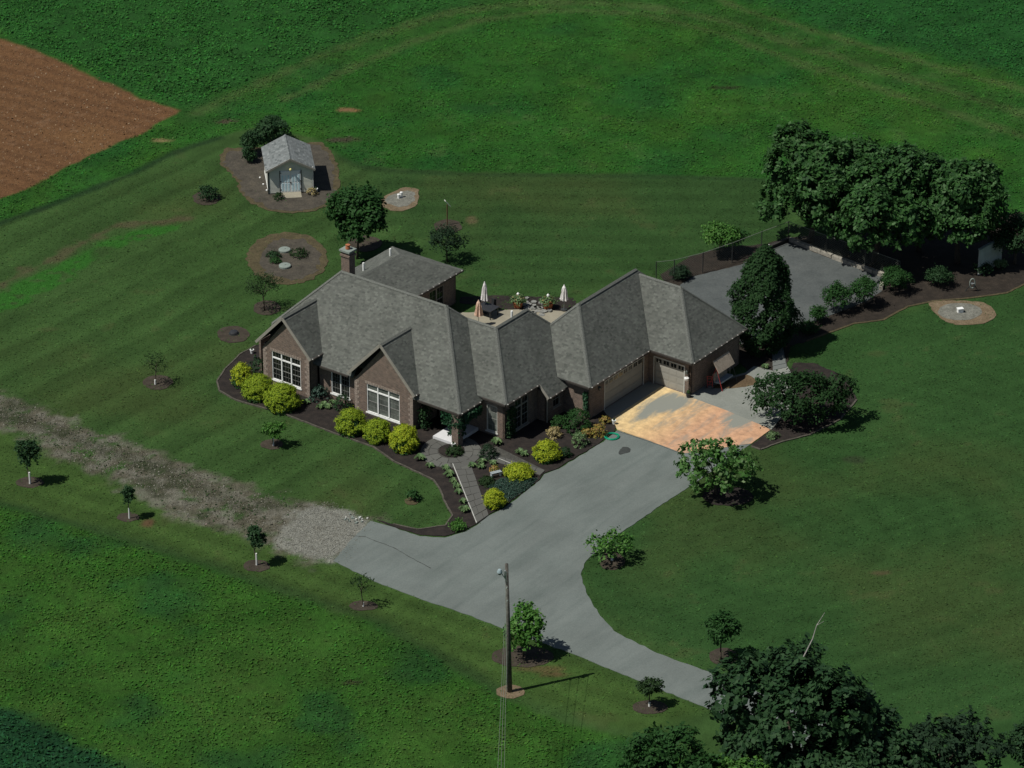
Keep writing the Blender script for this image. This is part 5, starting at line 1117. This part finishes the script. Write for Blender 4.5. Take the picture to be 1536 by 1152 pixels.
chair('dark patio chair on the left side of the patio table', pz(722, 469), -YAW+1.6); chair('dark patio chair behind the patio table', pz(738, 467), -YAW-.1)
for px, lab, fl in (((777, 461), 'terracotta planter of yellow flowers left of the stone steps', 'leaf_straw'), ((822, 463), 'terracotta planter of yellow flowers right of the stone steps', 'leaf_straw')):
    p = G(*px); t = thing('flower_planter', lab, 'planter', (p.x, p.y, .03), 0, 'planters beside the stone steps')
    MB().lathe([(.32, 0), (.42, .4), (.48, .5), (.48, .56), (.42, .56), (.40, .48)], n=16).build('pot', 'terracotta', t)
    rg = np.random.default_rng(int(px[0])); link('flowers', quads_mesh('flowers', crown_profile(1.05, .5, .55, lambda s: (1-s*s)**.5+.05, 90, 8, .075, .06, rg)), 'leaf_hosta', t); link('blooms', quads_mesh('blooms', crown_profile(1.12, .75, .42, lambda s: (1-s*s)**.5+.05, 14, 5, .06, .04, rg)), 'leaf_straw', t)
    MB().lathe([(.03, .9), (.10, 1.05), (.11, 1.2), (.04, 1.28)], n=10).build('white_bloom', 'white', t)
mb_ = struct(sheet('mulch_bed', PP([(690, 455), (690, 446), (740, 443), (800, 445), (860, 447), (870, 462), (835, 476), (800, 466), (760, 464), (715, 458)]), .025, 'mulch', .3, False, .06))

# ------------------------------------------------------------------ garden swing, hand truck, hose, bench and small things
p = HW(10.15, 20.1); sw_ = thing('garden_swing', 'canopy garden swing with tan canopy and grey seat against the garage side wall', 'garden swing', (p.x, p.y, .06), -YAW)
for s in (-1, 1):
    MB().tube([(.65, s*1.0, 0), (.05, s*1.0, 1.85), (-.65, s*1.0, 0)], .03, 6).build('side_frame', 'red' if s < 0 else 'darkmetal', sw_)
MB().tube([(.05, -1.0, 1.85), (.05, 1.0, 1.85)], .03, 6).build('crossbar', 'darkmetal', sw_)
MB().obox((.05, 0, 1.90), (.30, 0, -.44), (0, 1.08, 0), (.016, 0, .011)).build('canopy', 'tan', sw_)
MB().obox((-.28, 0, .82), (.08, 0, -.30), (0, .85, 0), (.05, 0, .015)).build('backrest', 'tan', sw_)
MB().obox((.08, 0, .50), (.30, 0, .03), (0, .85, 0), (-.004, 0, .06)).build('seat', 'greyfabric', sw_)
for s in (-1, 1): MB().tube([(.05, s*.84, 1.85), (.1, s*.84, .52)], .012, 5).build('hanger', 'metal', sw_)
p = HW(9.75, 18.95); ht = thing('hand_truck', 'red hand truck leaning near the garage side wall', 'hand truck', (p.x, p.y, .06), -YAW+.4)
for s in (-1, 1):
    MB().tube([(s*.2, 0, .12), (s*.2, -.22, 1.15)], .025, 6).build('rail', 'red', ht)
    w = MB().tube([(0, 0, -.03), (0, 0, .03)], .14, 12).build('wheel', 'plastic', ht); w.rotation_euler = (0, math.pi/2, 0); w.location = (s*.27, .05, .14)
for z in (.35, .65, .95, 1.13): MB().bar((-.2, -.22*(z-.12)/1.03, z), (.2, -.22*(z-.12)/1.03, z), .03, .03).build('crosspiece', 'red', ht)
MB().box(-.22, .22, .0, .25, .06, .08).build('toe_plate', 'metal', ht)
p = HW(9.05, 16.72); wb = thing('wall_planter', 'white planter mounted on the brick pier beside the single garage door', 'planter', (p.x, p.y, 0), -YAW)
MB().lathe([(.06, 1.42), (.14, 1.48), (.19, 1.62), (.19, 1.68), (.14, 1.68)], n=12).build('basket', 'white', wb); MB().bar((0, .36, 1.7), (0, 0, 1.9), .03, .03).build('bracket', 'darkmetal', wb); MB().tube([(0, 0, 1.9), (0, 0, 1.68)], .01, 4).build('hanger', 'darkmetal', wb)
p = HW(9.25, 16.75); po = thing('plant_pot', 'small dark pot at the foot of the brick pier by the garage', 'pot', (p.x, p.y, .055)); MB().lathe([(.14, 0), (.2, .3), (.21, .34), (.17, .34)], n=12).build('pot', 'plastic', po); MB().lathe([(.05, .3), (.17, .42), (.1, .58), (.02, .62)], n=9).build('plant', 'leaf_olive', po)
hp = G(918, 656); hs = MB()
for k in range(6):
    r = .44+.06*(k % 3)+random.uniform(-.02, .02); hs.tube([(r*math.cos(a)+random.uniform(-.012, .012), r*math.sin(a), .02+.024*(k//3)+.006*k) for a in np.linspace(0, 2*math.pi, 25)], .022, 6)
o = hs.build('garden_hose', 'hose', loc=(hp.x, hp.y, .04), smooth=True); tag(o, 'coiled bright green garden hose on the driveway beside the apron corner', 'hose')
p = G(744, 716); bn = thing('garden_bench', 'small blue grey bench in the triangular bed beside the flagstone path', 'bench', (p.x, p.y, .06), .45)
for k in range(3): MB().box(-.42, .42, -.17+k*.12, -.07+k*.12, .36, .40).build('slat', 'greyfabric', bn)
for s in (-1, 1): MB().box(s*.36-.04, s*.36+.04, -.15, .15, 0, .36).build('leg', 'greyfabric', bn)
mound('perennial', 'orange flowering plant behind the small blue grey bench', 'plant', (742, 709), .7, .5, 'flower_gold', 50, seed=21)
mound('perennial', 'reddish bare stems in the triangular bed left of the bench', 'plant', (731, 726), 1.2, .5, 'leaf_olive', 120, seed=22)
for px, lab in (((427, 377), 'upper round concrete lid in the oval mulch bed'), ((427.5, 401), 'lower round concrete lid in the oval mulch bed')):
    p = G(*px); t = MB().lathe([(.50, 0), (.50, .14), (.46, .18), (.1, .20), (.08, .24), (.02, .24)], n=20).build('round_lid', 'lid', loc=(p.x, p.y, .05)); tag(t, lab, 'lid', 'round concrete lids')
p = G(351, 501); t = thing('drain_lid', 'black dome lid in the round bed beside the left gable', 'lid', (p.x, p.y, .03)); MB().lathe([(.36, 0), (.36, .12), (.30, .22), (.12, .27), (.02, .28)], n=16).build('dome', 'plastic', t); MB().lathe([(.42, 0), (.42, .05)], n=16).build('rim', 'darkmetal', t)
for k, (px, lab) in enumerate((((598, 298), 'left white vent pipe in the gravel patch right of the shed'), ((602, 296.5), 'right taller white vent pipe in the gravel patch'))):
    p = G(*px); tag(MB().lathe([(.10, 0), (.10, .28+.1*k), (.13, .3+.1*k), (.12, .38+.1*k), (.03, .4+.1*k)], n=12).build('vent_pipe', 'white', loc=(p.x, p.y, .04)), lab, 'vent', 'white vents in the gravel patch')
p = G(1440, 469); t = thing('utility_box', 'small white box in the middle of the gravel circle', 'box', (p.x, p.y, .045), .3); MB().box(-.22, .22, -.16, .16, 0, .3).build('body', 'white', t); MB().box(-.25, .25, -.19, .19, .3, .36).build('lid', 'white', t)
p = G(671, 338); bp = thing('bird_feeder', 'thin post with a tilted pale board on top behind the rear wing', 'post', (p.x, p.y, 0), .3); MB().tube([(0, 0, 0), (0, 0, 1.9)], .05, 8).build('post', 'wood', bp); MB().obox((.03, 0, 2.02), (.22, 0, -.28), (0, .16, 0), (.02, 0, .016)).build('board', 'offwhite', bp)
# white rubble at the gravel patch end, pots by the shed, markers
rb = thing('rubble_pile', 'small pile of broken white stones where the gravel meets the driveway', 'rubble', G(534, 779))
for k in range(22):
    x, y, r = random.gauss(0, .42), random.gauss(0, .42), random.uniform(.04, .10); n = 6
    P = [(x+r*random.uniform(.7, 1.1)*math.cos(6.283*j/n), y+r*random.uniform(.7, 1.1)*math.sin(6.283*j/n)) for j in range(n)]; MB().prism(P, 0, random.uniform(.05, .16)).build('stone', 'offwhite' if k % 3 == 0 else 'lid', rb)
for px, lab, mt in (((474, 289), 'white watering pot at the right front corner of the shed', 'white'), ((378, 531), 'white pot at the left side of the front mulch bed', 'white'), ((383, 541), 'black pot beside the left gable wall', 'plastic'), ((921, 637), 'small white pot in the bed beside the apron edge', 'white'), ((680, 672), 'small white pot at the edge of the planting island', 'white'), ((1151, 374), 'white bucket by the court corner', 'white')):
    p = G(*px); t = thing('plant_pot', lab, 'pot', (p.x, p.y, .06)); MB().lathe([(.10, 0), (.15, .28), (.17, .30), (.17, .34), (.13, .34)], n=12).build('pot', mt, t); MB().lathe([(.02, .29), (.12, .30), (.05, .46), (.02, .5)], n=8).build('plant', 'leaf_olive', t)
for k, px in enumerate(((390, 268), (395, 278), (400, 287))):
    p = G(*px); tag(MB().lathe([(.06, 0), (.08, .08), (.03, .13)], n=8).build('garden_light', 'white', loc=(p.x, p.y, .05)), ('white stub light at the rear of the shed left side', 'white stub light midway along the shed left side', 'white stub light at the front of the shed left side')[k], 'garden light', 'garden lights beside the shed')
